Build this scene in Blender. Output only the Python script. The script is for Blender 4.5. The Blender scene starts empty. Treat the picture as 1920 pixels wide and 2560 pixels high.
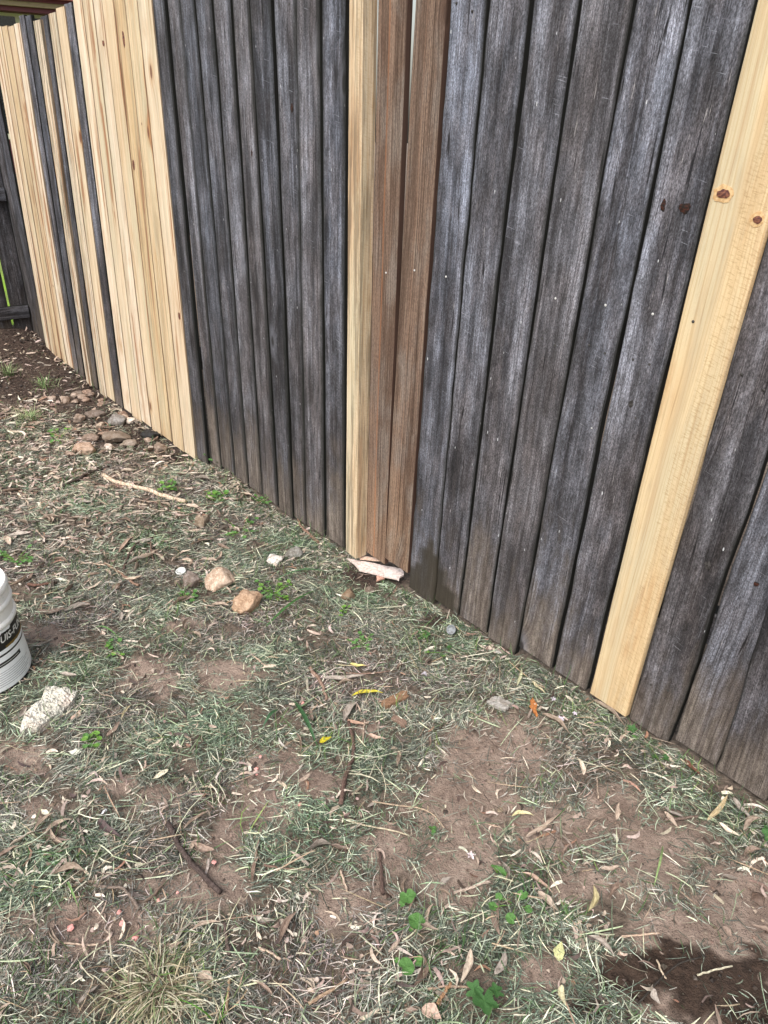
import bpy, math, random
import numpy as np
from mathutils import Matrix, Vector, noise as mnoise
random.seed(7); RNG = np.random.default_rng(11)
S = bpy.context.scene; COL = S.collection
# ------------------------------------------------------------------ camera
F, CX, CY, CAMH = 1780.0, 960.0, 1280.0, 1.5
RM = np.array([[0.62791024, 0.38409976, -0.67690184], [0.77771817, -0.2764503, 0.56456149], [0.02971821, -0.8809328, -0.47230735]])
cam = bpy.data.cameras.new('camera'); cob = bpy.data.objects.new('camera', cam); COL.objects.link(cob)
cam.sensor_fit = 'VERTICAL'; cam.sensor_height = 36.0; cam.lens = F / 2560 * 36; cam.clip_end = 500; cam.clip_start = 0.02
M4 = Matrix.Identity(4)
for i in range(3):
    M4[i][0] = RM[i][0]; M4[i][1] = -RM[i][1]; M4[i][2] = -RM[i][2]
M4[2][3] = CAMH
cob.matrix_world = M4; S.camera = cob
# ------------------------------------------------------------------ light
SUN_TO = Vector((0.24, -0.60, 0.84)).normalized()
w = bpy.data.worlds.new('World'); S.world = w; w.use_nodes = True
wn = w.node_tree; bg = wn.nodes['Background']
sky = wn.nodes.new('ShaderNodeTexSky'); sky.sky_type = 'NISHITA'; sky.sun_disc = False
sky.sun_elevation = math.asin(SUN_TO.z); sky.sun_rotation = math.atan2(SUN_TO.x, SUN_TO.y)
sky.air_density = 1.6; sky.dust_density = 5.0; sky.ozone_density = 1.0
hs = wn.nodes.new('ShaderNodeHueSaturation'); hs.inputs['Saturation'].default_value = 0.45
wn.links.new(sky.outputs[0], hs.inputs['Color']); wn.links.new(hs.outputs[0], bg.inputs['Color'])
bg.inputs['Strength'].default_value = 0.15
sl = bpy.data.lights.new('sun', 'SUN'); sl.energy = 1.35; sl.angle = math.radians(34); sl.color = (1.0, 0.95, 0.87)
so = bpy.data.objects.new('sun', sl); COL.objects.link(so); so.rotation_euler = SUN_TO.to_track_quat('Z', 'Y').to_euler()
S.view_settings.view_transform = 'Standard'; S.view_settings.look = 'None'; S.view_settings.gamma = 1; S.view_settings.use_curve_mapping = False
S.view_settings.exposure = 0.63
# ------------------------------------------------------------------ picture <-> place helpers
FY = 1.4724                       # the plane of the fence fronts
def ray(u, v): return RM @ np.array([(u - CX) / F, (v - CY) / F, 1.0])
def on_y(u, v, y=FY):
    r = ray(u, v); t = y / r[1]; return t * r[0], CAMH + t * r[2]
def proj(x, y, z):
    p = np.stack([x, y, z - CAMH], -1) @ RM
    return CX + F * p[..., 0] / p[..., 2], CY + F * p[..., 1] / p[..., 2], p[..., 2]
BASE = [(75, 830), (114, 866), (182, 920), (209, 944), (257, 982), (289, 1004), (312, 1021), (358, 1052), (405, 1084), (489, 1146), (554, 1166), (586, 1189),
        (624, 1214), (652, 1236), (709, 1280), (735, 1293), (864, 1371), (1018, 1475), (1146, 1530), (1204, 1588), (1377, 1668), (1475, 1726), (1568, 1800), (1672, 1853), (1788, 1922), (1904, 1996)]
_b = np.array(sorted(on_y(u, v) for u, v in BASE)); _b = np.vstack([[-9, _b[0, 1]], _b, [1.5, _b[-1, 1] + 0.02]])
_xs = np.arange(-9, 1.5, 0.02); _zs = np.interp(_xs, _b[:, 0], _b[:, 1])
_k = np.exp(-np.linspace(-2, 2, 25) ** 2); _zs2 = np.convolve(np.pad(_zs, 12, 'edge'), _k / _k.sum(), 'valid')
def base_z(x): return np.interp(x, _b[:, 0], _b[:, 1])
def prof(x): return np.interp(x, _xs, _zs2)
# cheap smooth noise, the same everywhere
_ph = RNG.uniform(0, 6.28, (60,)); _dr = RNG.uniform(0, 6.28, (60,))
def wob(x, y, f0, n, o=0):
    s = np.zeros_like(x, dtype=float)
    for i in range(n):
        f = f0 * (1 + 0.35 * i); a = _dr[(o + i) % 60]
        s = s + np.sin((x * math.cos(a) + y * math.sin(a)) * f + _ph[(o + 2 * i) % 60])
    return s / math.sqrt(n)
def ground(x, y):
    x = np.asarray(x, float); y = np.asarray(y, float)
    k = np.clip((y + 0.4) / 1.87, 0, 1); k = 0.55 + 0.45 * k * k * (3 - 2 * k)
    z = prof(x) * k - 0.014
    near = np.exp(-((x + 2.5) ** 2 + (y - 0.7) ** 2) / 30)
    z = z + near * (0.007 * wob(x, y, 7, 6) + 0.0035 * wob(x, y, 26, 7, 9)) * np.clip((FY - y) * 4, 0.25, 1)
    z = z + 0.10 * np.exp(-((x + 6.35) / 0.45) ** 2 - ((y - 1.25) / 0.28) ** 2)          # mulch heap in the corner
    z = z + 0.035 * np.exp(-((x + 5.4) / 0.5) ** 2 - ((y - 1.3) / 0.16) ** 2)
    return z
def G(u, v):
    r = ray(u, v); z = 0.0
    for _ in range(12):
        t = (z - CAMH) / r[2]; z = float(ground(t * r[0], t * r[1]))
    return np.array([t * r[0], t * r[1], z])
# soil that lies bare: centre and reach of each patch as read off the photograph, turned into ground metres
BARE = [(1230, 1880, 140, 110), (1160, 2020, 150, 110), (1130, 2170, 110, 110), (1400, 2080, 170, 80), (1540, 2040, 90, 80), (1640, 2130, 120, 110), (1850, 2270, 160, 130), (1700, 2330, 140, 60), (1760, 2450, 190, 110),
        (1560, 2430, 60, 40), (560, 1690, 90, 45), (370, 1695, 80, 45), (650, 2010, 90, 80), (590, 2060, 50, 40), (230, 2320, 170, 70), (500, 2210, 130, 60), (40, 1890, 70, 50), (890, 2240, 110, 60), (980, 2120, 80, 60), (830, 2260, 50, 80),
        (120, 1590, 60, 30), (640, 1930, 50, 50), (390, 1990, 60, 30), (560, 2110, 60, 30), (1350, 2440, 80, 50), (450, 1565, 60, 25), (1450, 2210, 80, 40), (800, 1960, 60, 40), (720, 1900, 40, 40), (900, 1830, 50, 25), (300, 1960, 60, 25), (100, 2020, 60, 30)]
WET = [(1700, 2400, 85, 55), (1590, 2420, 80, 50), (1850, 2450, 90, 75), (1800, 2470, 150, 85), (1640, 2440, 110, 60), (1900, 2540, 130, 60), (1530, 2450, 50, 40), (1480, 2520, 50, 30)]
MULCH = [(120, 890, 130, 60), (200, 960, 130, 55), (270, 1030, 140, 60), (350, 1090, 130, 50), (440, 1140, 60, 25),  (40, 850, 90, 50), (60, 960, 100, 50), (920, 1440, 90, 30), (1090, 1550, 40, 20)]
def blobs(L):
    out = []
    for u, v, a, b in L:
        c = G(u, v); ex = G(u + a, v) - c; ey = G(u, v + b) - c
        A = np.array([[ex[0], ey[0]], [ex[1], ey[1]]]); out.append((c[:2], np.linalg.inv(A)))
    return out
BARE_B, WET_B, MULCH_B = blobs(BARE), blobs(WET), blobs(MULCH)
def field(x, y, B, soft=0.55, rough=1.0):
    m = np.zeros_like(x, dtype=float)
    for c, Ai in B:
        dx, dy = x - c[0], y - c[1]; a = Ai[0, 0] * dx + Ai[0, 1] * dy; b = Ai[1, 0] * dx + Ai[1, 1] * dy
        d = np.sqrt(a * a + b * b) + rough * (0.16 * wob(x, y, 34, 5, 3) + 0.10 * wob(x, y, 120, 6, 22) + 0.05 * wob(x, y, 330, 6, 37))
        m = np.maximum(m, np.clip((1 - d) / soft + 0.5, 0, 1))
    return m
# ------------------------------------------------------------------ materials
class NT:
    def __init__(s, name):
        s.m = bpy.data.materials.new(name); s.m.use_nodes = True; s.t = s.m.node_tree; s.n = s.t.nodes; s.b = s.n['Principled BSDF']
    def _in(s, sock, v):
        if hasattr(v, 'is_linked') or hasattr(v, 'links'): s.t.links.new(v, sock)
        elif isinstance(v, (tuple, list)) and len(v) == 3 and sock.type == 'RGBA': sock.default_value = (*v, 1)
        else: sock.default_value = v
    def math(s, op, a, b=0.0, c=0.0, clamp=False):
        n = s.n.new('ShaderNodeMath'); n.operation = op; n.use_clamp = clamp
        for i, v in enumerate((a, b, c)): s._in(n.inputs[i], v)
        return n.outputs[0]
    def attr(s, name, out='Fac'):
        n = s.n.new('ShaderNodeAttribute'); n.attribute_name = name; return n.outputs[out]
    def comb(s, x, y, z=0.0):
        n = s.n.new('ShaderNodeCombineXYZ')
        for i, v in enumerate((x, y, z)): s._in(n.inputs[i], v)
        return n.outputs[0]
    def noise(s, vec, scale=1.0, detail=3.0, rough=0.55, out=0):
        n = s.n.new('ShaderNodeTexNoise'); n.inputs['Scale'].default_value = scale; n.inputs['Detail'].default_value = detail; n.inputs['Roughness'].default_value = rough
        if vec is not None: s.t.links.new(vec, n.inputs['Vector'])
        return n.outputs[out]
    def voro(s, vec, scale=1.0, feature='F1'):
        n = s.n.new('ShaderNodeTexVoronoi'); n.feature = feature; n.inputs['Scale'].default_value = scale
        s.t.links.new(vec, n.inputs['Vector']); return n
    def ramp(s, fac, lo, hi, a=0.0, b=1.0):
        n = s.n.new('ShaderNodeMapRange'); n.interpolation_type = 'SMOOTHSTEP'
        for k, v in (('Value', fac), ('From Min', lo), ('From Max', hi), ('To Min', a), ('To Max', b)): s._in(n.inputs[k], v)
        return n.outputs[0]
    def mix(s, fac, a, b, mode='MIX'):
        n = s.n.new('ShaderNodeMix'); n.data_type = 'RGBA'; n.blend_type = mode
        s._in(n.inputs[0], fac); s._in(n.inputs[6], a); s._in(n.inputs[7], b); return n.outputs[2]
    def bump(s, h, strength=0.5, dist=0.002):
        n = s.n.new('ShaderNodeBump'); n.inputs['Strength'].default_value = strength; n.inputs['Distance'].default_value = dist
        s.t.links.new(h, n.inputs['Height']); s.t.links.new(n.outputs[0], s.b.inputs['Normal'])
    def color(s, c, rough=0.85, spec=0.3):
        s._in(s.b.inputs['Base Color'], c); s._in(s.b.inputs['Roughness'], rough); s.b.inputs['Specular IOR Level'].default_value = spec
        return s.m
    def objpos(s):
        return s.n.new('ShaderNodeTexCoord').outputs['Object']
    def objcol(s):
        return s.n.new('ShaderNodeObjectInfo').outputs['Color']
    def rand(s):
        return s.n.new('ShaderNodeObjectInfo').outputs['Random']
    def pos(s):
        return s.n.new('ShaderNodeNewGeometry').outputs['Position']

def timber(kind):
    t = NT(kind)
    uv = t.n.new('ShaderNodeUVMap'); uv.uv_map = 'grain'
    sp = t.n.new('ShaderNodeSeparateXYZ'); t.t.links.new(uv.outputs[0], sp.inputs[0]); U, V = sp.outputs[0], sp.outputs[1]
    seed = t.attr('seed'); hgt = t.attr('height'); tone = t.attr('tone'); mould = t.attr('mould'); wet = t.attr('damp'); ac = t.attr('across')
    U = t.math('ADD', U, t.math('MULTIPLY', seed, 3.17)); V = t.math('ADD', V, t.math('MULTIPLY', seed, 7.71))
    vo = t.voro(t.comb(t.math('DIVIDE', U, 0.19), t.math('DIVIDE', V, 0.46), seed), 1.0)
    d = vo.outputs['Distance']; rc = t.n.new('ShaderNodeSeparateColor'); t.t.links.new(vo.outputs['Color'], rc.inputs[0])
    has = t.math('GREATER_THAN', rc.outputs[0], {'weathered_timber': 0.42, 'brown_timber': 0.25, 'new_pine': 0.5}[kind])
    pull = t.math('MULTIPLY', has, t.math('POWER', 2.718, t.math('MULTIPLY', t.math('MULTIPLY', d, d), -38.0)))
    wav = t.math('MULTIPLY', t.math('SUBTRACT', t.noise(t.comb(t.math('MULTIPLY', U, 9), t.math('MULTIPLY', V, 1.3), seed), 1, 2), 0.5), 0.022)
    g = t.math('ADD', t.math('ADD', U, wav), t.math('MULTIPLY', pull, 0.03))
    fine = t.noise(t.comb(t.math('MULTIPLY', g, 420), t.math('MULTIPLY', V, 9), seed), 1, 3, 0.65)
    med = t.noise(t.comb(t.math('MULTIPLY', g, 95), t.math('MULTIPLY', V, 1.6), seed), 1, 3, 0.6)
    broad = t.noise(t.comb(t.math('MULTIPLY', g, 26), t.math('MULTIPLY', V, 0.9), t.math('ADD', seed, 3)), 1, 2, 0.5)
    blot = t.noise(t.comb(t.math('MULTIPLY', U, 16), t.math('MULTIPLY', V, 4.5), seed), 1, 4, 0.6)
    rings = t.math('ADD', 0.5, t.math('MULTIPLY', 0.5, t.math('SINE', t.math('ADD', t.math('MULTIPLY', g, 620), t.math('MULTIPLY', broad, 26)))))
    grit = t.noise(t.comb(t.math('MULTIPLY', U, 600), t.math('MULTIPLY', V, 180), seed), 1, 2, 0.7)
    knot = t.math('MULTIPLY', has, t.ramp(d, 0.045, 0.085, 1, 0))
    halo = t.math('MULTIPLY', has, t.ramp(d, 0.06, 0.2, 1, 0))
    if kind == 'weathered_timber':
        mott = t.noise(t.comb(t.math('MULTIPLY', g, 60), t.math('MULTIPLY', V, 14), t.math('ADD', seed, 6)), 1, 5, 0.7)
        grn = t.noise(t.comb(t.math('MULTIPLY', U, 330), t.math('MULTIPLY', V, 120), seed), 1, 3, 0.75)
        c = t.mix(t.ramp(broad, 0.36, 0.64), (0.033, 0.033, 0.036), (0.122, 0.125, 0.136))
        c = t.mix(t.math('MULTIPLY', t.ramp(blot, 0.42, 0.62), 0.5), c, (0.105, 0.095, 0.094))
        c = t.mix(t.ramp(med, 0.52, 0.76, 0, 0.34), c, (0.24, 0.25, 0.275))
        c = t.mix(t.ramp(med, 0.46, 0.3, 0, 0.5), c, (0.026, 0.025, 0.027))
        c = t.mix(1.0, c, t.mix(t.ramp(mott, 0.3, 0.7), (0.6, 0.59, 0.58), (1.42, 1.42, 1.44)), 'MULTIPLY')
        c = t.mix(1.0, c, t.mix(t.ramp(grn, 0.3, 0.7), (0.5, 0.5, 0.5), (1.5, 1.5, 1.5)), 'MULTIPLY')
        c = t.mix(t.ramp(fine, 0.54, 0.74, 0, 0.22), c, (0.27, 0.275, 0.30))
        c = t.mix(t.ramp(fine, 0.46, 0.3, 0, 0.42), c, (0.022, 0.021, 0.023))
        hue = t.math('FRACT', t.math('MULTIPLY', seed, 7.31)); c = t.mix(1.0, c, t.mix(hue, (1.05, 0.99, 0.94), (0.97, 1.0, 1.05)), 'MULTIPLY')
        pt = t.noise(t.comb(t.math('MULTIPLY', U, 9), t.math('MULTIPLY', V, 3.2), t.math('ADD', seed, 15)), 1, 3, 0.6); c = t.mix(1.0, c, t.mix(t.ramp(pt, 0.36, 0.64), (0.62, 0.6, 0.59), (1.35, 1.355, 1.37)), 'MULTIPLY')
        c = t.mix(t.math('MULTIPLY', t.ramp(rings, 0.75, 1.0), t.ramp(broad, 0.45, 0.6, 0.0, 0.5)), c, (0.035, 0.033, 0.036))
        crk = t.noise(t.comb(t.math('MULTIPLY', g, 60), t.math('MULTIPLY', V, 0.7), t.math('ADD', seed, 12)), 1, 1)
        c = t.mix(t.math('MULTIPLY', t.ramp(t.math('ABSOLUTE', t.math('SUBTRACT', crk, 0.5)), 0.004, 0.012, 1, 0), t.ramp(blot, 0.42, 0.56)), c, (0.012, 0.011, 0.012))
        xs = t.noise(t.comb(t.math('MULTIPLY', U, 14), t.math('MULTIPLY', t.math('ADD', V, t.math('MULTIPLY', U, 0.2)), 260), seed), 1, 2, 0.5)
        c = t.mix(t.math('MULTIPLY', t.ramp(xs, 0.66, 0.74, 0, 0.45), t.ramp(blot, 0.5, 0.4)), c, (0.30, 0.30, 0.32))
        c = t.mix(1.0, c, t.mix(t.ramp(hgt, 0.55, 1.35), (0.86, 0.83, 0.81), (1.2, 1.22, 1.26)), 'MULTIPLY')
        # pale scuffs and flecks
        sc = t.noise(t.comb(t.math('MULTIPLY', g, 150), t.math('MULTIPLY', V, 12), t.math('ADD', seed, 9)), 1, 4, 0.7)
        c = t.mix(t.math('MULTIPLY', t.ramp(sc, 0.62, 0.72, 0, 0.6), t.ramp(blot, 0.47, 0.58)), c, (0.40, 0.37, 0.36))
        fl = t.voro(t.comb(t.math('MULTIPLY', U, 26), t.math('MULTIPLY', V, 9), seed), 1.0).outputs['Distance']
        c = t.mix(t.ramp(fl, 0.035, 0.05, 0.85, 0), c, (0.5, 0.5, 0.5))
        # splashed soil and paler worn feet of the boards
        low = t.math('ADD', t.math('ADD', hgt, t.math('MULTIPLY', t.math('SINE', t.math('MULTIPLY', seed, 41.0)), 0.09)), t.math('ADD', t.math('MULTIPLY', t.math('SUBTRACT', pt, 0.5), 0.9), t.math('MULTIPLY', t.math('SUBTRACT', mott, 0.5), 0.35)))
        c = t.mix(t.ramp(low, -0.02, 0.36, 0.8, 0.0), c, t.mix(1.0, t.mix(t.ramp(med, 0.35, 0.65), (0.105, 0.082, 0.066), (0.20, 0.165, 0.132)), t.mix(t.ramp(mott, 0.3, 0.7), (0.6, 0.58, 0.56), (1.4, 1.4, 1.4)), 'MULTIPLY'))
        fin2 = t.noise(t.comb(t.math('MULTIPLY', g, 300), t.math('MULTIPLY', V, 4), t.math('ADD', seed, 21)), 1, 3, 0.7); c = t.mix(t.math('MULTIPLY', t.ramp(fin2, 0.46, 0.34), t.ramp(low, 0.5, 0.1, 0.15, 0.75)), c, (0.04, 0.032, 0.027)); c = t.mix(1.0, c, t.mix(t.ramp(t.noise(t.comb(t.math('MULTIPLY', U, 420), t.math('MULTIPLY', V, 200), seed), 1, 3, 0.75), 0.32, 0.68), (0.62, 0.61, 0.6), (1.35, 1.35, 1.35)), 'MULTIPLY')
        c = t.mix(t.math('MULTIPLY', halo, 0.45), c, (0.19, 0.19, 0.21)); c = t.mix(t.math('MULTIPLY', knot, 0.9), c, (0.018, 0.015, 0.014))
        # green-black film along both arrises, widened as painted shade of round edges and gaps
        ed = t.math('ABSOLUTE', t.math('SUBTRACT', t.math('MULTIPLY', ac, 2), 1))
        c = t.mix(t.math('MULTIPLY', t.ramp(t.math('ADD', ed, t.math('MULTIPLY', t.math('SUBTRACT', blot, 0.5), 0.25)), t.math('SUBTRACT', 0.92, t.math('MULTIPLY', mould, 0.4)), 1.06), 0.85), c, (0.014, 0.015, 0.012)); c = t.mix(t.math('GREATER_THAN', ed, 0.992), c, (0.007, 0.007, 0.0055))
        c = t.mix(1.0, c, t.mix(tone, (0.60, 0.615, 0.65), (1.47, 1.52, 1.64)), 'MULTIPLY')
        c = t.mix(t.math('MULTIPLY', wet, 0.85), c, (0.032, 0.027, 0.019)); rough = 0.83
    elif kind == 'brown_timber':
        c = t.mix(t.ramp(broad, 0.35, 0.65), (0.105, 0.066, 0.049), (0.225, 0.152, 0.115))
        c = t.mix(t.ramp(blot, 0.45, 0.65, 0, 0.6), c, (0.22, 0.19, 0.17))
        c = t.mix(t.ramp(t.noise(t.comb(t.math('MULTIPLY', g, 240), t.math('MULTIPLY', V, 1.2), seed), 1, 2, 0.5), 0.44, 0.32, 0, 0.85), c, (0.04, 0.023, 0.016)); c = t.mix(t.ramp(med, 0.44, 0.3, 0, 0.45), c, (0.06, 0.034, 0.024)); grn = t.noise(t.comb(t.math('MULTIPLY', U, 330), t.math('MULTIPLY', V, 120), seed), 1, 3, 0.75); c = t.mix(1.0, c, t.mix(t.ramp(grn, 0.3, 0.7), (0.65, 0.65, 0.65), (1.35, 1.35, 1.35)), 'MULTIPLY')
        c = t.mix(t.ramp(rings, 0.8, 1.0, 0, 0.6), c, (0.05, 0.03, 0.022))
        c = t.mix(t.ramp(fine, 0.5, 0.75, 0, 0.45), c, (0.34, 0.27, 0.21))
        c = t.mix(t.ramp(fine, 0.47, 0.3, 0, 0.6), c, (0.05, 0.03, 0.02))
        st = t.math('MULTIPLY', t.ramp(t.math('ABSOLUTE', t.math('SUBTRACT', t.math('ADD', ac, t.math('MULTIPLY', wav, 4)), 0.42)), 0.006, 0.04, 1, 0), t.math('MULTIPLY', 0.65, mould))
        c = t.mix(t.math('MULTIPLY', st, 0.85), c, (0.30, 0.125, 0.055))
        low = t.math('ADD', hgt, t.math('MULTIPLY', t.math('SUBTRACT', blot, 0.5), 0.5))
        c = t.mix(t.ramp(low, 0.05, 0.5, 0.55, 0), c, t.mix(1.0, c, (1.75, 1.7, 1.5), 'MULTIPLY')); ed = t.math('ABSOLUTE', t.math('SUBTRACT', t.math('MULTIPLY', ac, 2), 1)); c = t.mix(t.math('GREATER_THAN', ed, 0.985), c, (0.06, 0.033, 0.024))  # side faces darkened: painted shade of the gap between the boards
        c = t.mix(t.math('MULTIPLY', halo, 0.4), c, (0.10, 0.055, 0.04)); c = t.mix(t.math('MULTIPLY', knot, 0.8), c, (0.05, 0.028, 0.02))
        c = t.mix(1.0, c, t.mix(tone, (0.75, 0.75, 0.75), (1.2, 1.2, 1.2)), 'MULTIPLY'); rough = 0.78
    else:
        a = t.mix(tone, (0.56, 0.40, 0.22), (0.70, 0.58, 0.45))
        c = t.mix(t.ramp(broad, 0.35, 0.7), a, t.mix(tone, (0.67, 0.52, 0.31), (0.81, 0.73, 0.62)))
        c = t.mix(t.math('MULTIPLY', t.ramp(blot, 0.5, 0.66, 0, 0.6), t.ramp(med, 0.4, 0.6)), c, (0.50, 0.31, 0.16))
        grn = t.noise(t.comb(t.math('MULTIPLY', U, 12), t.math('MULTIPLY', V, 1.1), t.math('ADD', seed, 5)), 1, 2)
        c = t.mix(t.ramp(grn, 0.5, 0.68, 0, 0.55), c, (0.52, 0.49, 0.36))
        c = t.mix(t.ramp(med, 0.47, 0.3, 0, 0.5), c, (0.42, 0.27, 0.15)); du = t.noise(t.comb(t.math('MULTIPLY', U, 22), t.math('MULTIPLY', V, 3), t.math('ADD', seed, 8)), 1, 5, 0.7); c = t.mix(t.ramp(du, 0.5, 0.68, 0, 0.4), c, (0.40, 0.34, 0.25))
        c = t.mix(t.ramp(rings, 0.72, 1.0, 0, 0.33), c, (0.40, 0.25, 0.115))
        c = t.mix(t.ramp(fine, 0.47, 0.3, 0, 0.35), c, (0.33, 0.22, 0.12))
        c = t.mix(t.ramp(grit, 0.42, 0.28, 0, 0.4), c, (0.42, 0.30, 0.18))
        c = t.mix(t.math('MULTIPLY', t.ramp(t.math('SUBTRACT', broad, t.math('MULTIPLY', t.math('FRACT', t.math('MULTIPLY', seed, 5.3)), 0.07)), 0.40, 0.30, 0, 0.85), t.math('MULTIPLY', t.ramp(blot, 0.34, 0.5), t.math('SUBTRACT', 1.15, wet))), c, (0.34, 0.18, 0.10)); ed = t.math('ABSOLUTE', t.math('SUBTRACT', t.math('MULTIPLY', ac, 2), 1)); c = t.mix(t.math('MULTIPLY', t.math('GREATER_THAN', ed, 0.985), t.math('SUBTRACT', 0.75, wet)), c, (0.12, 0.08, 0.05))  # dark side faces paint in the shade of the cracks between boards
        ms = t.noise(t.comb(t.math('MULTIPLY', g, 70), t.math('MULTIPLY', V, 2.2), t.math('ADD', seed, 1)), 1, 6, 0.8)
        c = t.mix(t.math('MULTIPLY', t.ramp(ms, 0.45, 0.58), mould), c, (0.085, 0.07, 0.05))
        c = t.mix(t.math('MULTIPLY', halo, 0.5), c, (0.42, 0.23, 0.10)); c = t.mix(t.math('MULTIPLY', knot, 0.85), c, (0.13, 0.045, 0.03))
        # saw chatter across the face of the freshly sawn board
        ch = t.noise(t.comb(t.math('MULTIPLY', U, 60), t.math('MULTIPLY', t.math('ADD', V, t.math('MULTIPLY', U, 0.25)), 300), seed), 1, 4, 0.7)
        ch = t.math('MULTIPLY', t.ramp(ch, 0.52, 0.34), t.math('MULTIPLY', wet, t.ramp(t.math('ADD', ac, t.math('MULTIPLY', t.math('SUBTRACT', blot, 0.5), 0.7)), 0.45, 0.62)))
        c = t.mix(t.math('MULTIPLY', ch, 0.5), c, (0.30, 0.19, 0.08)); rough = 0.62
    t.bump(t.math('ADD', t.math('ADD', fine, t.math('MULTIPLY', med, 1.5)), t.math('MULTIPLY', knot, -0.8)), 0.65 if kind != 'new_pine' else 0.3, 0.0025)
    return t.color(c, rough, 0.25)
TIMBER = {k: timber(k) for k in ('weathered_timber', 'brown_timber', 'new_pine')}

def plain(name, c, rough=0.7, spec=0.4, nscale=40.0, amt=0.25, dark=(0.1, 0.09, 0.08)):
    t = NT(name); n = t.noise(t.objpos(), nscale, 4, 0.65)
    t.bump(n, 0.3, 0.002)
    return t.color(t.mix(t.ramp(n, 0.5, 0.75, 0, amt), c, dark), rough, spec)
def tinted(name, kind):
    """material whose base colour is the object's own colour"""
    t = NT(name); oc = t.objcol(); p = t.objpos()
    if kind == 'leaf':
        tc = t.n.new('ShaderNodeUVMap'); tc.uv_map = 'leaf'; sp = t.n.new('ShaderNodeSeparateXYZ'); t.t.links.new(tc.outputs[0], sp.inputs[0])
        r = t.math('MULTIPLY', t.rand(), 37.0)
        n = t.noise(t.comb(t.math('MULTIPLY', sp.outputs[0], 5), t.math('MULTIPLY', sp.outputs[1], 3), r), 1.4, 4, 0.65)
        rib = t.ramp(t.math('ABSOLUTE', t.math('SUBTRACT', sp.outputs[1], 0.5)), 0.02, 0.05, 0.35, 0)
        c = t.mix(t.ramp(n, 0.38, 0.72), oc, t.mix(1.0, oc, (0.5, 0.46, 0.44), 'MULTIPLY')); c = t.mix(rib, c, t.mix(1.0, oc, (1.5, 1.45, 1.4), 'MULTIPLY'))
        sp_ = t.noise(t.comb(t.math('MULTIPLY', sp.outputs[0], 30), t.math('MULTIPLY', sp.outputs[1], 9), r), 1, 2)
        c = t.mix(t.ramp(sp_, 0.66, 0.72, 0, 0.7), c, (0.05, 0.035, 0.025)); t.bump(n, 0.4, 0.002); return t.color(c, 0.6, 0.35)
    if kind == 'stone':
        n = t.noise(p, 28, 5, 0.7); n2 = t.noise(p, 130, 3, 0.7); c = t.mix(t.ramp(n, 0.35, 0.65), t.mix(1.0, oc, (0.62, 0.56, 0.5), 'MULTIPLY'), oc)
        c = t.mix(t.ramp(n2, 0.56, 0.7, 0, 0.7), c, t.mix(1.0, oc, (1.7, 1.65, 1.6), 'MULTIPLY')); c = t.mix(t.ramp(n2, 0.42, 0.3, 0, 0.6), c, t.mix(1.0, oc, (0.35, 0.25, 0.2), 'MULTIPLY'))
        t.bump(t.math('ADD', n, t.math('MULTIPLY', n2, 0.5)), 0.8, 0.006); return t.color(c, 0.88, 0.25)
    if kind == 'bark':
        sc = t.n.new('ShaderNodeUVMap'); sc.uv_map = 'bark'; sp = t.n.new('ShaderNodeSeparateXYZ'); t.t.links.new(sc.outputs[0], sp.inputs[0])
        r = t.math('MULTIPLY', t.rand(), 19.0)
        n = t.noise(t.comb(t.math('MULTIPLY', sp.outputs[0], 18), t.math('MULTIPLY', sp.outputs[1], 5), r), 1, 4, 0.7); n2 = t.noise(p, 260, 3)
        c = t.mix(t.ramp(n, 0.36, 0.64), t.mix(1.0, oc, (0.5, 0.45, 0.42), 'MULTIPLY'), t.mix(1.0, oc, (1.25, 1.22, 1.2), 'MULTIPLY')); c = t.mix(t.ramp(n2, 0.6, 0.75, 0, 0.5), c, t.mix(1.0, oc, (1.7, 1.7, 1.7), 'MULTIPLY'))
        t.bump(n, 0.8, 0.003); return t.color(c, 0.85, 0.25)
    n = t.noise(p, 90, 4, 0.7); t.bump(n, 0.6, 0.003)
    return t.color(t.mix(t.ramp(n, 0.4, 0.7), oc, t.mix(1.0, oc, (0.6, 0.57, 0.55), 'MULTIPLY')), 0.75, 0.3)
M_LEAF, M_STONE, M_BARK, M_BIT = tinted('dry_leaf', 'leaf'), tinted('stone', 'stone'), tinted('bark', 'bark'), tinted('scrap', 'bit')
def blade_mat():
    t = NT('cut_grass'); c = t.attr('tint', 'Color'); n = t.noise(t.pos(), 160, 2)
    t.color(t.mix(t.ramp(n, 0.35, 0.7), c, t.mix(1.0, c, (0.62, 0.62, 0.6), 'MULTIPLY')), 0.55, 0.35)
    return t.m
M_BLADE = blade_mat()
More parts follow.
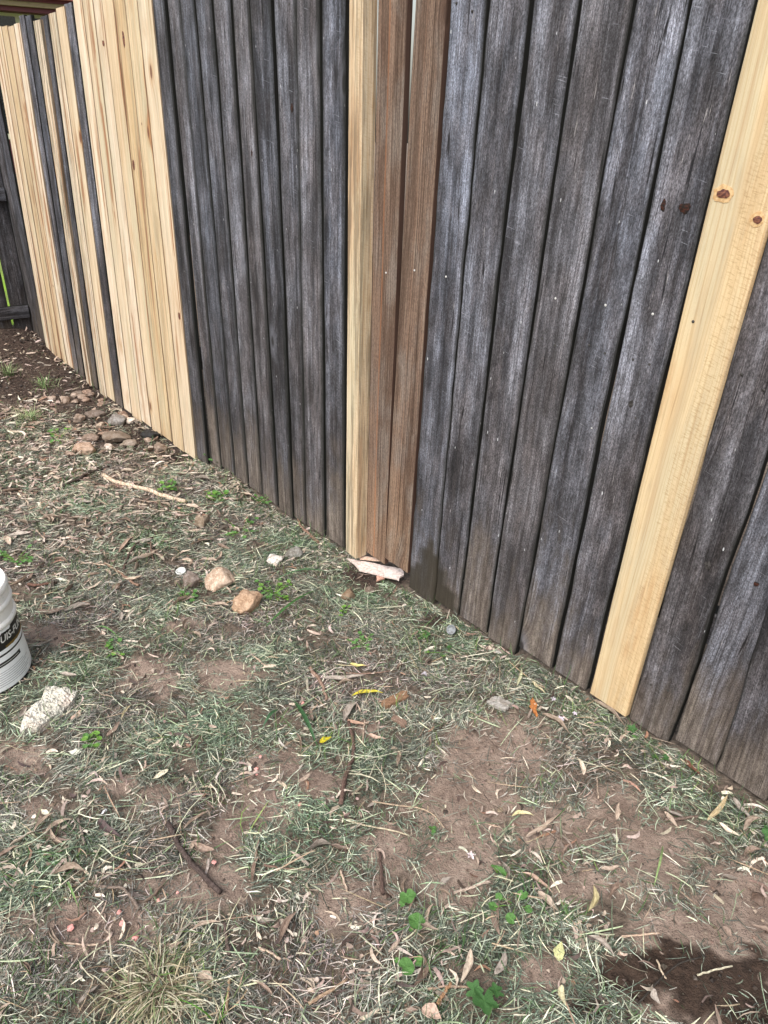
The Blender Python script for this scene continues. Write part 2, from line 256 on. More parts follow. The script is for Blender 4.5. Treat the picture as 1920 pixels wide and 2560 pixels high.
def soil_mat():
    t = NT('soil'); p = t.pos(); wet = t.attr('damp'); mul = t.attr('mulch'); bare = t.attr('bare'); lawn = t.attr('lawn')
    n1 = t.noise(p, 9, 5, 0.62); n2 = t.noise(p, 55, 5, 0.7); n3 = t.noise(p, 320, 3, 0.7)
    c = t.mix(t.ramp(n1, 0.35, 0.66), (0.255, 0.187, 0.152), (0.395, 0.302, 0.25))
    c = t.mix(t.ramp(n2, 0.5, 0.72, 0, 0.6), c, (0.50, 0.40, 0.33)); c = t.mix(t.ramp(n2, 0.44, 0.32, 0, 0.8), c, (0.12, 0.083, 0.066))
    c = t.mix(t.ramp(n3, 0.58, 0.75, 0, 0.5), c, (0.50, 0.41, 0.34)); c = t.mix(t.ramp(n3, 0.43, 0.32, 0, 0.8), c, (0.05, 0.034, 0.028))
    c = t.mix(t.ramp(bare, 0.0, 0.8, 0.75, 0), c, t.mix(t.ramp(n2, 0.35, 0.65), (0.05, 0.042, 0.032), (0.19, 0.15, 0.115)))
    c = t.mix(t.math('MULTIPLY', mul, 0.93), c, t.mix(t.ramp(n2, 0.35, 0.65), (0.026, 0.018, 0.015), (0.085, 0.055, 0.045)))
    c = t.mix(t.math('MULTIPLY', wet, 0.93), c, t.mix(t.ramp(n2, 0.35, 0.65), (0.022, 0.013, 0.009), (0.06, 0.036, 0.025)))
    c = t.mix(lawn, c, t.mix(t.ramp(n2, 0.3, 0.7), (0.16, 0.30, 0.03), (0.33, 0.52, 0.06)))
    t.bump(t.math('ADD', t.math('ADD', t.math('MULTIPLY', n1, 1.5), n2), t.math('MULTIPLY', n3, 0.5)), 1.0, 0.014)
    return t.color(c, t.ramp(wet, 0, 1, 0.92, 0.5), 0.25)
# ------------------------------------------------------------------ object helpers
def mk(name, verts, faces, mat, parent=None, smooth=False, loc=None):
    me = bpy.data.meshes.new(name); me.from_pydata([tuple(map(float, v)) for v in verts], [], faces)
    if mat: me.materials.append(mat)
    if smooth: me.polygons.foreach_set('use_smooth', [True] * len(me.polygons))
    me.update(); o = bpy.data.objects.new(name, me); COL.objects.link(o)
    if parent: o.parent = parent
    if loc is not None: o.location = loc
    return o
def tag(o, label=None, cat=None, group=None, kind=None, col=None):
    if label: o['label'] = label
    if cat: o['category'] = cat
    if group: o['group'] = group
    if kind: o['kind'] = kind
    if col: o.color = (*col, 1)
    return o
def empty(name, loc, label, cat, group=None):
    o = bpy.data.objects.new(name, None); COL.objects.link(o); o.location = loc; o.empty_display_size = 0.05
    return tag(o, label, cat, group)
def fattr(me, name, vals):
    a = me.attributes.new(name, 'FLOAT', 'POINT'); a.data.foreach_set('value', np.asarray(vals, dtype=np.float32))
class MB:
    def __init__(s): s.v = []; s.f = []
    def add(s, vs, fs):
        k = len(s.v); s.v += [tuple(map(float, p)) for p in vs]; s.f += [tuple(i + k for i in q) for q in fs]; return s
    def box(s, x0, x1, y0, y1, z0, z1):
        vs = [(x, y, z) for z in (z0, z1) for y in (y0, y1) for x in (x0, x1)]
        return s.add(vs, [(0, 2, 3, 1), (4, 5, 7, 6), (0, 1, 5, 4), (2, 6, 7, 3), (0, 4, 6, 2), (1, 3, 7, 5)])
    def lathe(s, prof, n=48, c=(0, 0), a0=0.0, a1=2 * math.pi, close=True):
        m = n if close else n + 1; vs = []
        for r, z in prof:
            for i in range(m):
                a = a0 + (a1 - a0) * i / n; vs.append((c[0] + r * math.cos(a), c[1] + r * math.sin(a), z))
        fs = []
        for j in range(len(prof) - 1):
            for i in range(n):
                i2 = (i + 1) % m; fs.append((j * m + i, j * m + i2, (j + 1) * m + i2, (j + 1) * m + i))
        return s.add(vs, fs)
    def build(s, name, mat, parent=None, smooth=False, loc=None): return mk(name, s.v, s.f, mat, parent, smooth, loc)
def frame_tube(pts, rads, n=8, wobble=0.0, flat=1.0):
    pts = [np.array(p, float) for p in pts]; vs = []; fs = []; uv = []; L = 0
    for i, p in enumerate(pts):
        d = pts[min(i + 1, len(pts) - 1)] - pts[max(i - 1, 0)]; d = d / (np.linalg.norm(d) + 1e-9)
        up = np.array([0, 0, 1.0]) if abs(d[2]) < 0.9 else np.array([1.0, 0, 0]); s = np.cross(d, up); s /= np.linalg.norm(s); t = np.cross(s, d)
        if i: L += np.linalg.norm(p - pts[i - 1])
        for k in range(n):
            a = 2 * math.pi * k / n; r = rads[i] * (1 + wobble * random.uniform(-1, 1)); vs.append(p + s * math.cos(a) * r + t * math.sin(a) * r * flat); uv.append((L * 8, k / n * 2))
    for i in range(len(pts) - 1):
        for k in range(n): fs.append((i * n + k, i * n + (k + 1) % n, (i + 1) * n + (k + 1) % n, (i + 1) * n + k))
    fs.append(tuple(range(n - 1, -1, -1))); fs.append(tuple((len(pts) - 1) * n + k for k in range(n)))
    return vs, fs, uv
def put_uv(me, name, uv):
    l = me.uv_layers.new(name=name); idx = np.empty(len(me.loops), dtype=np.int32); me.loops.foreach_get('vertex_index', idx)
    l.data.foreach_set('uv', np.asarray(uv, dtype=np.float32)[idx].ravel())
# ------------------------------------------------------------------ ground sheet
def build_ground():
    xs = np.concatenate([[-90, -60, -40, -25, -16, -11, -8.5], np.arange(-7.4, -3.2, 0.03), np.arange(-3.2, 0.35, 0.014), [0.6, 1.2, 2.5, 5, 10, 20, 40, 70]])
    ys = np.concatenate([[-70, -40, -20, -9, -4, -2, -1.1, -0.6], np.arange(-0.4, 1.62, 0.014), [1.8, 2.3, 3, 4.5, 8, 14, 25, 45, 80]])
    X, Y = np.meshgrid(xs, ys); x, y = X.ravel(), Y.ravel(); z = ground(x, y)
    z = z + (0.0026 * wob(x, y, 75, 7, 30) + 0.0016 * wob(x, y, 150, 8, 44)) * (np.abs(x + 2.5) < 5) * (np.abs(y - 0.6) < 1)
    n = len(xs); k = np.arange(len(x)).reshape(len(ys), n)
    q = np.stack([k[:-1, :-1], k[:-1, 1:], k[1:, 1:], k[1:, :-1]], -1).reshape(-1, 4)
    me = bpy.data.meshes.new('ground'); me.from_pydata(np.stack([x, y, z], -1).tolist(), [], q.tolist())
    me.polygons.foreach_set('use_smooth', [True] * len(me.polygons)); me.materials.append(soil_mat())
    fattr(me, 'damp', field(x, y, WET_B, 0.14, 1.5)); fattr(me, 'mulch', field(x, y, MULCH_B, 0.9)); fattr(me, 'bare', field(x, y, BARE_B, 0.7)); fattr(me, 'lawn', np.clip((-6.5 - x) * 8, 0, 1) * np.clip((-0.245 * x - y) * 4, 0, 1))
    o = bpy.data.objects.new('ground', me); COL.objects.link(o); tag(o, kind='structure')
build_ground()
# ------------------------------------------------------------------ timber boards
def board(name, mat, parent, xl, xr, zb, zt, yf, th=0.018, rnd=0.004, seed=0.0, tone=0.5, mould=0.0, damp=0.0, cup=0.0, rag=0.0012, segs=44, cut=0.0, axis='y', dampfn=None, split=None):
    """one board. xl(z), xr(z) are its edges; front at yf facing -y. axis 'x' lays the run along y and the front towards +x."""
    zs = np.linspace(0, 1, segs + 1); zs = zs ** 1.25
    r = rnd; col = [(0, th)]                          # (offset from the left edge 0..1 or in m, depth)
    prof = [('l', 0, th), ('l', 0, r), ('l', r * 0.3, r * 0.3), ('l', r, 0), ('m', 0.25, 0), ('m', 0.5, 0), ('m', 0.75, 0), ('r', r, 0), ('r', r * 0.3, r * 0.3), ('r', 0, r), ('r', 0, th)]
    V = []; uv = []; hg = []; ac = []; dm = []; n = len(prof)
    rs = np.random.default_rng(int(seed * 1000) + 5); sm_ = lambda a: np.convolve(np.pad(a, 6, 'edge'), np.exp(-np.linspace(-2, 2, 13) ** 2) / 3.3, 'valid') * 1.4; jl = sm_(rs.normal(0, rag, segs + 1)) + rs.normal(0, rag * 0.22, segs + 1); jr = sm_(rs.normal(0, rag, segs + 1)) + rs.normal(0, rag * 0.22, segs + 1); bow = rs.normal(0, 0.0012); ph = rs.uniform(0, 6)
    for i, s in enumerate(zs):
        for k, (side, a, dep) in enumerate(prof):
            z0 = zb; wid = xr(zb) - xl(zb)
            f = {'l': 0.0, 'm': a, 'r': 1.0}[side]
            zb_k = zb + cut * f
            z = zb_k + (zt + (rs.normal(0, 0.0) if s == 1 else 0) - zb_k) * s
            L, R = xl(z) + jl[i], xr(z) + jr[i]; w_ = R - L
            x = L + a if side == 'l' else R - a if side == 'r' else L + a * w_
            f = (x - L) / w_
            y = yf + dep + (-cup * (1 - (2 * f - 1) ** 2) + cup if dep < th else 0) + bow * math.sin(s * 4 + ph)
            V.append((x, y, z) if axis == 'y' else (-y, x, z)); uv.append((x - xl(z) + dep * (1 if side == 'r' else -1 if side == 'l' else 0), z)); hg.append(z - zb); ac.append(min(max(f, 0), 1)); dm.append(dampfn(x, z) if dampfn else damp)
    Fs = []
    for i in range(segs):
        for k in range(n - 1): Fs.append((i * n + k, i * n + k + 1, (i + 1) * n + k + 1, (i + 1) * n + k))
        Fs.append((i * n + n - 1, i * n, (i + 1) * n, (i + 1) * n + n - 1))
    Fs.append(tuple(range(n - 1, -1, -1))); Fs.append(tuple(segs * n + k for k in range(n)))
    if axis == 'x': Fs = [tuple(reversed(f)) for f in Fs] if False else Fs
    o = mk(name, V, Fs, mat, parent); me = o.data
    sm = np.ones(len(me.polygons), dtype=bool); sm[-2:] = False; me.polygons.foreach_set('use_smooth', sm)
    try: me.set_sharp_from_angle(angle=math.radians(60))
    except Exception: pass
    put_uv(me, 'grain', uv); fattr(me, 'height', hg); fattr(me, 'across', ac); fattr(me, 'damp', dm)
    for k_, v_ in (('seed', seed), ('tone', tone), ('mould', mould)): fattr(me, k_, [v_] * len(V))
    return o
def line(p, q, yf):
    (x0, z0), (x1, z1) = on_y(*p, yf), on_y(*q, yf); k = (x1 - x0) / (z1 - z0)
    return lambda z: x0 + k * (z - z0)
fence = empty('paling_fence', (-3.0, 1.48, 0), 'long paling fence of grey weathered boards with pale new boards among them', 'fence')
fence.location = (0, 0, 0)
W, N, B = 'weathered_timber', 'new_pine', 'brown_timber'
# left stretch: edges at two heights of the picture (y = 240 and y = 800)
E_ = [(5.3, 103.4), (19.3, 115), (32.5, 126.6), (47, 139), (62.2, 150.7), (77.6, 165.2), (92.8, 178.4), (109.7, 192.9), (128.5, 207.4), (147.6, 224.5), (167.6, 242), (189.7, 261.6), (211.7, 281.8), (233.9, 301.4), (259.2, 324.6), (281.6, 347.5), (309.3, 372), (337.5, 398), (368.2, 426.5), (402.5, 456)]
LEFT = [N, N, N, N, N, W, W, N, W, N, N, W, N, N, N, N, N, N, N]
TOPV = [65, 66, 65, 65, 58, 37, 38, 51, 40, 33, 19, 8, 3, 0, -2, -5, -6, -8, -8]
LT = [0.8, 0.5, 0.25, 0.45, 1.0, 0.7, 0.25, 0.9, 0.3, 0.85, 0.55, 0.6, 0.9, 0.6, 0.95, 0.45, 0.15, 0.3, 0.7]
LM = [0, 0.15, 0.25, 0.2, 0.05, 0, 0, 0.85, 0, 0.6, 0.1, 0, 0.0, 0.1, 0.1, 0.1, 0.35, 0.3, 0.1]
PAL = []
def drop(x): return float(base_z(x)) + 0.012 + 0.006 * math.sin(x * 23)
def add_board(kind, L, R, zb, zt, yf, label=None, **k):
    o = board('paling', TIMBER[kind], fence, L, R, zb, zt, yf, **k)
    if label: o['label'] = label
    PAL.append((o, L, R, yf, kind)); return o
sd = 0
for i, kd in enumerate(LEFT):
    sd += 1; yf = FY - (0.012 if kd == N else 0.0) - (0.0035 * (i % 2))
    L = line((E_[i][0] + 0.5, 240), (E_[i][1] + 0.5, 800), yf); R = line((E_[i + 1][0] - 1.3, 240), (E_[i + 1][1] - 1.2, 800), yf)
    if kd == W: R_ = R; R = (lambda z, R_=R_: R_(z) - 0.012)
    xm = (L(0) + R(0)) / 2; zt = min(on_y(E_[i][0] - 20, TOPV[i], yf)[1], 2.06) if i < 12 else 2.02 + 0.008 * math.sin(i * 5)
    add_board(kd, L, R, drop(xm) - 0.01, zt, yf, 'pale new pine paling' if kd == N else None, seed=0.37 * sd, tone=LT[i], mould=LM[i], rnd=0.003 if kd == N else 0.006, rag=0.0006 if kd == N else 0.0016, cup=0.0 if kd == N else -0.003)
for i, (a, b) in enumerate((((-6.42, -6.20)), ((-6.19, -6.04)))):
    sd += 1; off = lambda z, c: c + 0.022 * (z - 0.5)
    add_board(W, (lambda z, a=a: a), (lambda z, b=b: b), drop(a) - 0.02, 1.98, FY + 0.006, seed=0.37 * sd, tone=0.12, rnd=0.006)
# dark stretch: front edges at y = 140 and y = 1000
D_ = [((392.5, 424), (479, 504)), ((431, 462), (515, 538)), ((462.5, 496.6), (540, 572)), ((501.6, 538), (574, 605)), ((543, 583), (607, 639.6)), ((589, 630.7), (642.6, 678.8)), ((632.6, 681.5), (683, 719)), ((690, 742), (725, 758)), ((743.5, 798.4), (760, 807)), ((807, 862.6), (814, 861))]
DT = [0.2, 0.55, 0.2, 0.45, 0.5, 0.55, 0.3, 0.45, 0.7, 0.55]
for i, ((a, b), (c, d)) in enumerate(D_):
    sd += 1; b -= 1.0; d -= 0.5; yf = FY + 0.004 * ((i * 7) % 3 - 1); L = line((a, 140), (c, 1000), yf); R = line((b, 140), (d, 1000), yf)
    add_board(W, L, R, drop((L(0) + R(0)) / 2) - 0.01, 2.0, yf, seed=0.37 * sd, tone=DT[i], rnd=0.008, cup=-0.0035, rag=0.0018, mould=0.6)  # high last value spreads the painted edge shade, so boards look rounder
# the thick pale batten and the two brown boards
yb = FY - 0.05; sd += 1
L = line((871.7, 140), (865.5, 1160), yb); R = line((905.6, 140), (893, 1160), yb)
add_board(N, L, R, on_y(873, 1383, yb)[1], 2.0, yb, 'narrow thick pale pine batten with black mouldy streaks', th=0.05, rnd=0.002, seed=0.37 * sd, tone=0.5, mould=0.6, rag=0.0004, cut=-0.004, damp=0.6)
for (a, b), (c, d), mo, bot in (((941.5, 1012.8), (918.6, 972.3), 1.0, 1395), ((1030.5, 1107), (975.5, 1038), 0.15, 1420)):
    sd += 1; L = line((a, 140), (c, 1160), FY); R = line((b, 140), (d, 1160), FY)
    zz = on_y((c + d) / 2 - 6, bot, FY)[1]
    add_board(B, L, R, zz, 2.0, FY, 'brown treated paling', th=0.0192, rnd=0.003, seed=0.37 * sd, tone=0.5, mould=mo, rag=0.0008)
# grey stretch on the right: edges at y = 140 and y = 1160
G_ = [((1116.5, 1198.5), (1045, 1112)), ((1211.5, 1303), (1115.5, 1187)), ((1317.3, 1421), (1195, 1274)), ((1434, 1553), (1282, 1372)), ((1564, 1690), (1379.5, 1481)), ((1702, 1849), (1493, 1602))]
GT = [0.75, 0.6, 0.6, 0.5, 0.62, 0.75]
p_stain = [(1020, 1480), (1015, 1425), (1050, 1405), (1066, 1370), (1086, 1352), (1092, 1385), (1105, 1432), (1118, 1478), (1140, 1488), (1142, 1530), (1060, 1540)]
p_stain = [on_y(u, v) for u, v in p_stain]
def stain(x, z):
    ins = False; n = len(p_stain); dmin = 9
    for i in range(n):
        (x0, z0), (x1, z1) = p_stain[i], p_stain[(i + 1) % n]
        if (z0 > z) != (z1 > z) and x < (x1 - x0) * (z - z0) / (z1 - z0) + x0: ins = not ins
        t = max(0, min(1, ((x - x0) * (x1 - x0) + (z - z0) * (z1 - z0)) / ((x1 - x0) ** 2 + (z1 - z0) ** 2))); dmin = min(dmin, math.hypot(x - x0 - t * (x1 - x0), z - z0 - t * (z1 - z0)))
    return 1.0 if ins else max(0, 1 - dmin / 0.008)
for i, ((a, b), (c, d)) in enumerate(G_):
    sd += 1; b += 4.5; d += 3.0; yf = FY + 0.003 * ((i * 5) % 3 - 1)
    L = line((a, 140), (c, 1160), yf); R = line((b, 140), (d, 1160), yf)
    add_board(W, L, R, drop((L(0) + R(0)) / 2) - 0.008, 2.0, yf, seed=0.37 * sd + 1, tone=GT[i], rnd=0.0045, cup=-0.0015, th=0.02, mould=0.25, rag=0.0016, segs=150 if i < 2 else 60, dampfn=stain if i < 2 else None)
sd += 1; yy = FY - 0.014
L = line((1859, 140), (1564, 1360), yy); R = line((2041, 140), (1688, 1360), yy)
YEL = add_board(N, L, R, drop((L(0) + R(0)) / 2) - 0.006, 2.0, yy, 'broad yellow pine paling with saw marks and two knots', seed=0.37 * sd, tone=0.08, mould=0.0, damp=1.0, th=0.02, rnd=0.0045, rag=0.0004, cut=0.0)
YL = (L, R, yy)
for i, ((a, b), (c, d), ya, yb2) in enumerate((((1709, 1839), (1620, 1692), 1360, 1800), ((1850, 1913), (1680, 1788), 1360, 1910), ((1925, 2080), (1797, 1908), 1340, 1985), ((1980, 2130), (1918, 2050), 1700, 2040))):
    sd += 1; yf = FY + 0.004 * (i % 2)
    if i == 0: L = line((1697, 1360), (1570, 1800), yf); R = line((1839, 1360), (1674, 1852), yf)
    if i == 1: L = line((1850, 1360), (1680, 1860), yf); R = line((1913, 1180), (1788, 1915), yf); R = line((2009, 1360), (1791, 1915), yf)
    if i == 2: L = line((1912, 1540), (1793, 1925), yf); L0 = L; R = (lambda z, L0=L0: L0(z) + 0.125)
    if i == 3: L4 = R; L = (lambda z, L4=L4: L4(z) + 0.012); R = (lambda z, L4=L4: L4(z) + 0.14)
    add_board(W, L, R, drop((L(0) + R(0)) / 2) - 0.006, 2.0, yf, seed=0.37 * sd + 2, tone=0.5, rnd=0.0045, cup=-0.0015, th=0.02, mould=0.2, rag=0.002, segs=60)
# rails and posts on the far side
railm = TIMBER[W]
for z0 in (0.42, 1.05, 1.84):
    o = board('rail', railm, fence, lambda z: z0, lambda z: z0 + 0.09, -6.34, 0.4, FY + 0.026, th=0.04, seed=z0, tone=0.2, segs=30)
    me = o.data; co = np.empty(len(me.vertices) * 3, dtype=np.float32); me.vertices.foreach_get('co', co); co = co.reshape(-1, 3); co = np.stack([co[:, 2], co[:, 1], co[:, 0]], -1); me.vertices.foreach_set('co', co.ravel().astype(np.float32)); me.flip_normals(); me.update()
# nails, knots and knot holes on the near boards
nm = plain('nail_steel', (0.03, 0.028, 0.027), 0.5, 0.5); wm = plain('nail_bright', (0.55, 0.55, 0.55), 0.4, 0.5)
def disc_on(name, u, v, yf, r, mat, parent, asp=1.0, jag=0.0, dome=0.0008):
    x, z = on_y(u, v, yf); n = 14; vs = [(x, yf - 0.0015 - dome, z)] + [(x + r * math.cos(a) * (1 + random.uniform(-jag, jag)), yf - 0.0008, z + r * asp * math.sin(a) * (1 + random.uniform(-jag, jag))) for a in np.linspace(0, 2 * math.pi, n, endpoint=False)]
    vs += [(p[0], yf + 0.004, p[2]) for p in vs[1:]]
    fs = [(0, 1 + i, 1 + (i + 1) % n) for i in range(n)] + [(1 + i, 1 + n + i, 1 + n + (i + 1) % n, 1 + (i + 1) % n) for i in range(n)]
    return mk(name, vs, fs, mat, parent)
def board_at(u, v):
    for o, L, R, yf, kd in PAL:
        x, z = on_y(u, v, yf)
        if L(z) - 0.002 <= x <= R(z) + 0.002: return o, yf
    return PAL[-1][0], FY
for u, v in [(1356, 846), (1388, 863), (1473, 863), (1513, 883), (1583, 899), (1624, 911), (1733, 804), (1854, 936), (1909, 975), (1627, 1712), (1670, 1726), (1255, 1493), (1260, 1500), (1160, 1452), (1176, 1460), (1320, 1543), (1467, 1601), (1141, 8), (1180, 28), (640, 22), (665, 25), (550, 50), (592, 105), (698, 15), (724, 10)]:
    o, yf = board_at(u, v); disc_on('nail', u, v, yf, 0.0032, nm, o)
for u, v in [(1514, 763), (1632, 785), (1389, 746), (1115, 692), (1480, 1070), (1036, 676), (965, 682)]:
    o, yf = board_at(u, v); disc_on('nail', u, v, yf, 0.003, wm, o)
def knot_mat(name, c0, c1, freq=900.0):
    t = NT(name); p = t.objpos(); n = t.noise(p, 60, 3); return t.color(t.mix(t.ramp(t.noise(p, 180, 3), 0.4, 0.62), c0, c1), 0.6, 0.3)
km = knot_mat('pine_knot', (0.07, 0.025, 0.025), (0.22, 0.09, 0.055)); kr = knot_mat('knot_collar', (0.50, 0.31, 0.15), (0.62, 0.44, 0.24)); hole = knot_mat('knot_hole', (0.008, 0.006, 0.005), (0.05, 0.015, 0.01)); dk = knot_mat('dark_knot', (0.02, 0.018, 0.017), (0.06, 0.055, 0.055))
for u, v, r, asp, m_ in [(1808, 485, 0.022, 0.72, kr), (1893, 549, 0.014, 1.0, kr)]:
    k = disc_on('knot', u, v, YL[2], r, m_, YEL, asp, 0.16, 0.0003)
    c = disc_on('knot_core', u + 1, v, YL[2] - 0.0012, r * 0.6, km, YEL, asp * 0.85, 0.14, 0.0005)
for u, v, r, asp, m_ in [(1711, 520, 0.0125, 0.8, hole), (1658, 515, 0.005, 2.4, hole), (1577, 1010, 0.012, 1.2, dk), (1590, 1045, 0.009, 1.0, dk), (730, 270, 0.007, 1.8, hole), (630, 383, 0.007, 1.5, hole), (1770, 1412, 0.008, 1.2, dk), (1890, 1460, 0.006, 0.9, hole)]:
    o, yf = board_at(u, v); disc_on('knot_hole' if m_ is hole else 'knot', u, v, yf + 0.0002, r, m_, o, asp, 0.25, 0.0003)
for u, v, r, asp in [(309, 97, 0.012, 2.6), (334, 412, 0.013, 1.8), (355, 310, 0.012, 1.6), (258, 108, 0.01, 1.2), (448, 790, 0.011, 1.6), (133, 715, 0.01, 1.4)]:
    o, yf = board_at(u, v); disc_on('knot', u, v, yf + 0.0002, r, km, o, asp, 0.15, 0.0003)
# ------------------------------------------------------------------ fence across the end
BX = 6.35
back = empty('back_fence', (0, 0, 0), 'dark old paling fence with gaps closing the far left corner', 'fence')
ycur = 1.466; k = 0
edges = [(1.476, 1.345), (1.325, 1.19), (1.182, 1.05), (1.04, 0.9), (0.885, 0.75), (0.742, 0.6), (0.59, 0.45), (0.44, 0.3)] + [(0.29 - 0.15 * j, 0.15 - 0.15 * j) for j in range(8)]
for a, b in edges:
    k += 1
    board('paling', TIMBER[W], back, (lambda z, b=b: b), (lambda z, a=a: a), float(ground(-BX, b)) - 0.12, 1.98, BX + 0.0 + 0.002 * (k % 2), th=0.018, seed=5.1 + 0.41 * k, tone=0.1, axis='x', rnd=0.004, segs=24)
for z0, z1 in ((0.07, 0.175), (0.943, 1.047), (1.72, 1.82)):
    o = board('rail', TIMBER[W], back, lambda z: z0, lambda z: z1, -1.0, 1.463, BX - 0.04, th=0.039, seed=z0 + 2, tone=0.12, segs=24, rnd=0.006, rag=0.002)
    me = o.data; co = np.empty(len(me.vertices) * 3, dtype=np.float32); me.vertices.foreach_get('co', co); co = co.reshape(-1, 3); co = np.stack([-co[:, 1], co[:, 2], co[:, 0]], -1); me.vertices.foreach_set('co', co.ravel().astype(np.float32)); me.update()
# ------------------------------------------------------------------ neighbour's house over the fence
D = 14.0; hd = np.array([-0.9585, 0.285]); hr = np.array([0.285, 0.9585])
house = empty('house', (hd[0] * D, hd[1] * D, 0), 'maroon house with pink metal roof seen over the far left fence top', 'house')
house.rotation_euler = (0, 0, math.atan2(hr[1], hr[0]))           # local x = along the wall, local y = away (-hd turned)
maroon = plain('maroon_paint', (0.10, 0.018, 0.03), 0.5, 0.4, 8, 0.3, (0.05, 0.012, 0.018)); cream = plain('cream_paint', (0.50, 0.50, 0.40), 0.6, 0.4, 8, 0.3, (0.35, 0.35, 0.28)); beige = plain('bare_timber_beam', (0.30, 0.24, 0.17), 0.8, 0.3, 10, 0.5, (0.15, 0.11, 0.08))
pinkm = plain('pink_roof_paint', (0.62, 0.22, 0.25), 0.35, 0.5, 10, 0.3, (0.40, 0.12, 0.15)); glassm = plain('window_glass', (0.012, 0.016, 0.02), 0.08, 0.6)
sgn = -1 if (np.array([-hr[1], hr[0]]) @ hd) > 0 else 1            # which local y points to the camera
def hb(name, mat, x0, x1, d0, d1, z0, z1, parent=house):
    """box with d = distance in front of (+) or behind (-) the wall"""
    a, b = sgn * d0, sgn * d1; m = MB(); m.box(x0, x1, min(a, b), max(a, b), z0, z1); return m.build(name, mat, parent)
zz = lambda e: CAMH + e * D
hb('wall', maroon, -8, 0.30, -6, 0.0, -0.6, zz(0.1012))
hb('frieze', beige, -8.1, 0.5, 0.02, 0.36, zz(0.1022), zz(0.1066))
hb('soffit_board', maroon, -8.1, 0.45, 0.0, 0.30, zz(0.0978), zz(0.1021))
hb('fascia', maroon, -8.2, 0.62, 0.361, 0.39, zz(0.1065), zz(0.1112))
# roof: corrugated sheets falling to a gutter
rf = MB(); nx = 160; x0, x1 = -8.25, 0.66
vs = []; fs = []
for j in range(5):
    for i in range(nx + 1):
        x = x0 + (x1 - x0) * i / nx; dd = 0.46 - j * 1.6; vs.append((x, sgn * dd, zz(0.1118) + 0.02 + j * 0.55 + 0.012 * math.sin(i * 2.2)))
for j in range(4):
    for i in range(nx): a = j * (nx + 1) + i; fs.append((a, a + 1, a + nx + 2, a + nx + 1))
rf.add(vs, fs); rf.build('roof', pinkm, house)
hb('gutter', pinkm, -8.25, 0.64, 0.392, 0.50, zz(0.1085) + 0.02, zz(0.1125))
win = hb('window', cream, -2.4, 0.28, 0.001, 0.05, 1.2, zz(0.0976))
for a, b in ((-2.3, -0.75), (-0.68, -0.245), (-0.165, 0.2)): hb('pane', glassm, a, b, 0.051, 0.056, 1.28, zz(0.0976) - 0.045, win)
# ------------------------------------------------------------------ cut grass, litter, crumbs (masses nobody could count)
def strips(name, px, py, ang, ln, wd, lift, tilt, bend, col, mat, label, cat, nseg=3, twist=None):
    n = len(px); t = np.linspace(0, 1, nseg + 1)
    dx, dy = np.cos(ang), np.sin(ang); gz = ground(px, py)
    V = np.zeros((n, nseg + 1, 2, 3), dtype=np.float32)
    tap = np.array([0.75, 1.0, 0.85, 0.18]) if nseg == 3 else np.linspace(1, 0.3, nseg + 1)
    tw = RNG.uniform(-0.9, 0.9, n) if twist is None else twist
    for i, s in enumerate(t):
        off = bend * (s - s * s) * 4 * ln * 0.22
        cx = px + dx * (s - 0.5) * ln * np.cos(tilt) - dy * off; cy = py + dy * (s - 0.5) * ln * np.cos(tilt) + dx * off
        zc = gz + lift + np.sin(tilt) * s * ln + 0.25 * np.abs(bend) * (s - s * s) * ln
        hw = wd * 0.5 * tap[i]
        V[:, i, 0] = np.stack([cx - dy * hw * np.cos(tw), cy + dx * hw * np.cos(tw), zc + hw * np.sin(tw)], -1); V[:, i, 1] = np.stack([cx + dy * hw * np.cos(tw), cy - dx * hw * np.cos(tw), zc - hw * np.sin(tw)], -1)
    if 'grass' in name: col = col * np.exp(0.22 * wob(px, py, 11, 6, 5))[:, None] * (1 + 0.10 * wob(px, py, 7, 5, 25)[:, None] * np.array([1, -0.3, 0.6]))
    V[..., 1] = np.minimum(V[..., 1], np.where(V[..., 0] < 0.6, FY - 0.006, 9)) if True else V[..., 1]
    base = (np.arange(n) * (nseg + 1) * 2)[:, None, None]; s_ = (np.arange(nseg) * 2)[None, :, None]
    Q = (base + s_ + np.array([0, 1, 3, 2])[None, None, :]).reshape(-1).astype(np.int32); nf = n * nseg
    me = bpy.data.meshes.new(name); me.vertices.add(n * (nseg + 1) * 2); me.vertices.foreach_set('co', V.ravel())
    me.loops.add(nf * 4); me.loops.foreach_set('vertex_index', Q); me.polygons.add(nf); me.polygons.foreach_set('loop_start', np.arange(nf, dtype=np.int32) * 4)
    me.update(calc_edges=True); me.validate()
    a = me.attributes.new('tint', 'FLOAT_COLOR', 'POINT'); c4 = np.ones((n, (nseg + 1) * 2, 4), dtype=np.float32); c4[..., :3] = col[:, None, :]
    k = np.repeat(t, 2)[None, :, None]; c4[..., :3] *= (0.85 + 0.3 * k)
    a.data.foreach_set('color', c4.ravel()); me.materials.append(mat)
    o = bpy.data.objects.new(name, me); COL.objects.link(o); return tag(o, label, cat, kind='stuff')
def scatter(n, xr, yr, dens):
    x = RNG.uniform(*xr, n); y = RNG.uniform(*yr, n); keep = RNG.uniform(0, 1, n) < dens(x, y)
    u, v, d = proj(x, y, ground(x, y)); keep &= (d > 0) & (u > -120) & (u < 2040) & (v > 700) & (v < 2700)
    return x[keep], y[keep]
def pal(n, cols, probs, jit=0.18):
    c = np.array(cols)[RNG.choice(len(cols), n, p=np.array(probs) / sum(probs))]
    return c * RNG.uniform(1 - jit, 1 + jit, (n, 1)) * RNG.uniform(0.94, 1.06, (n, 3))
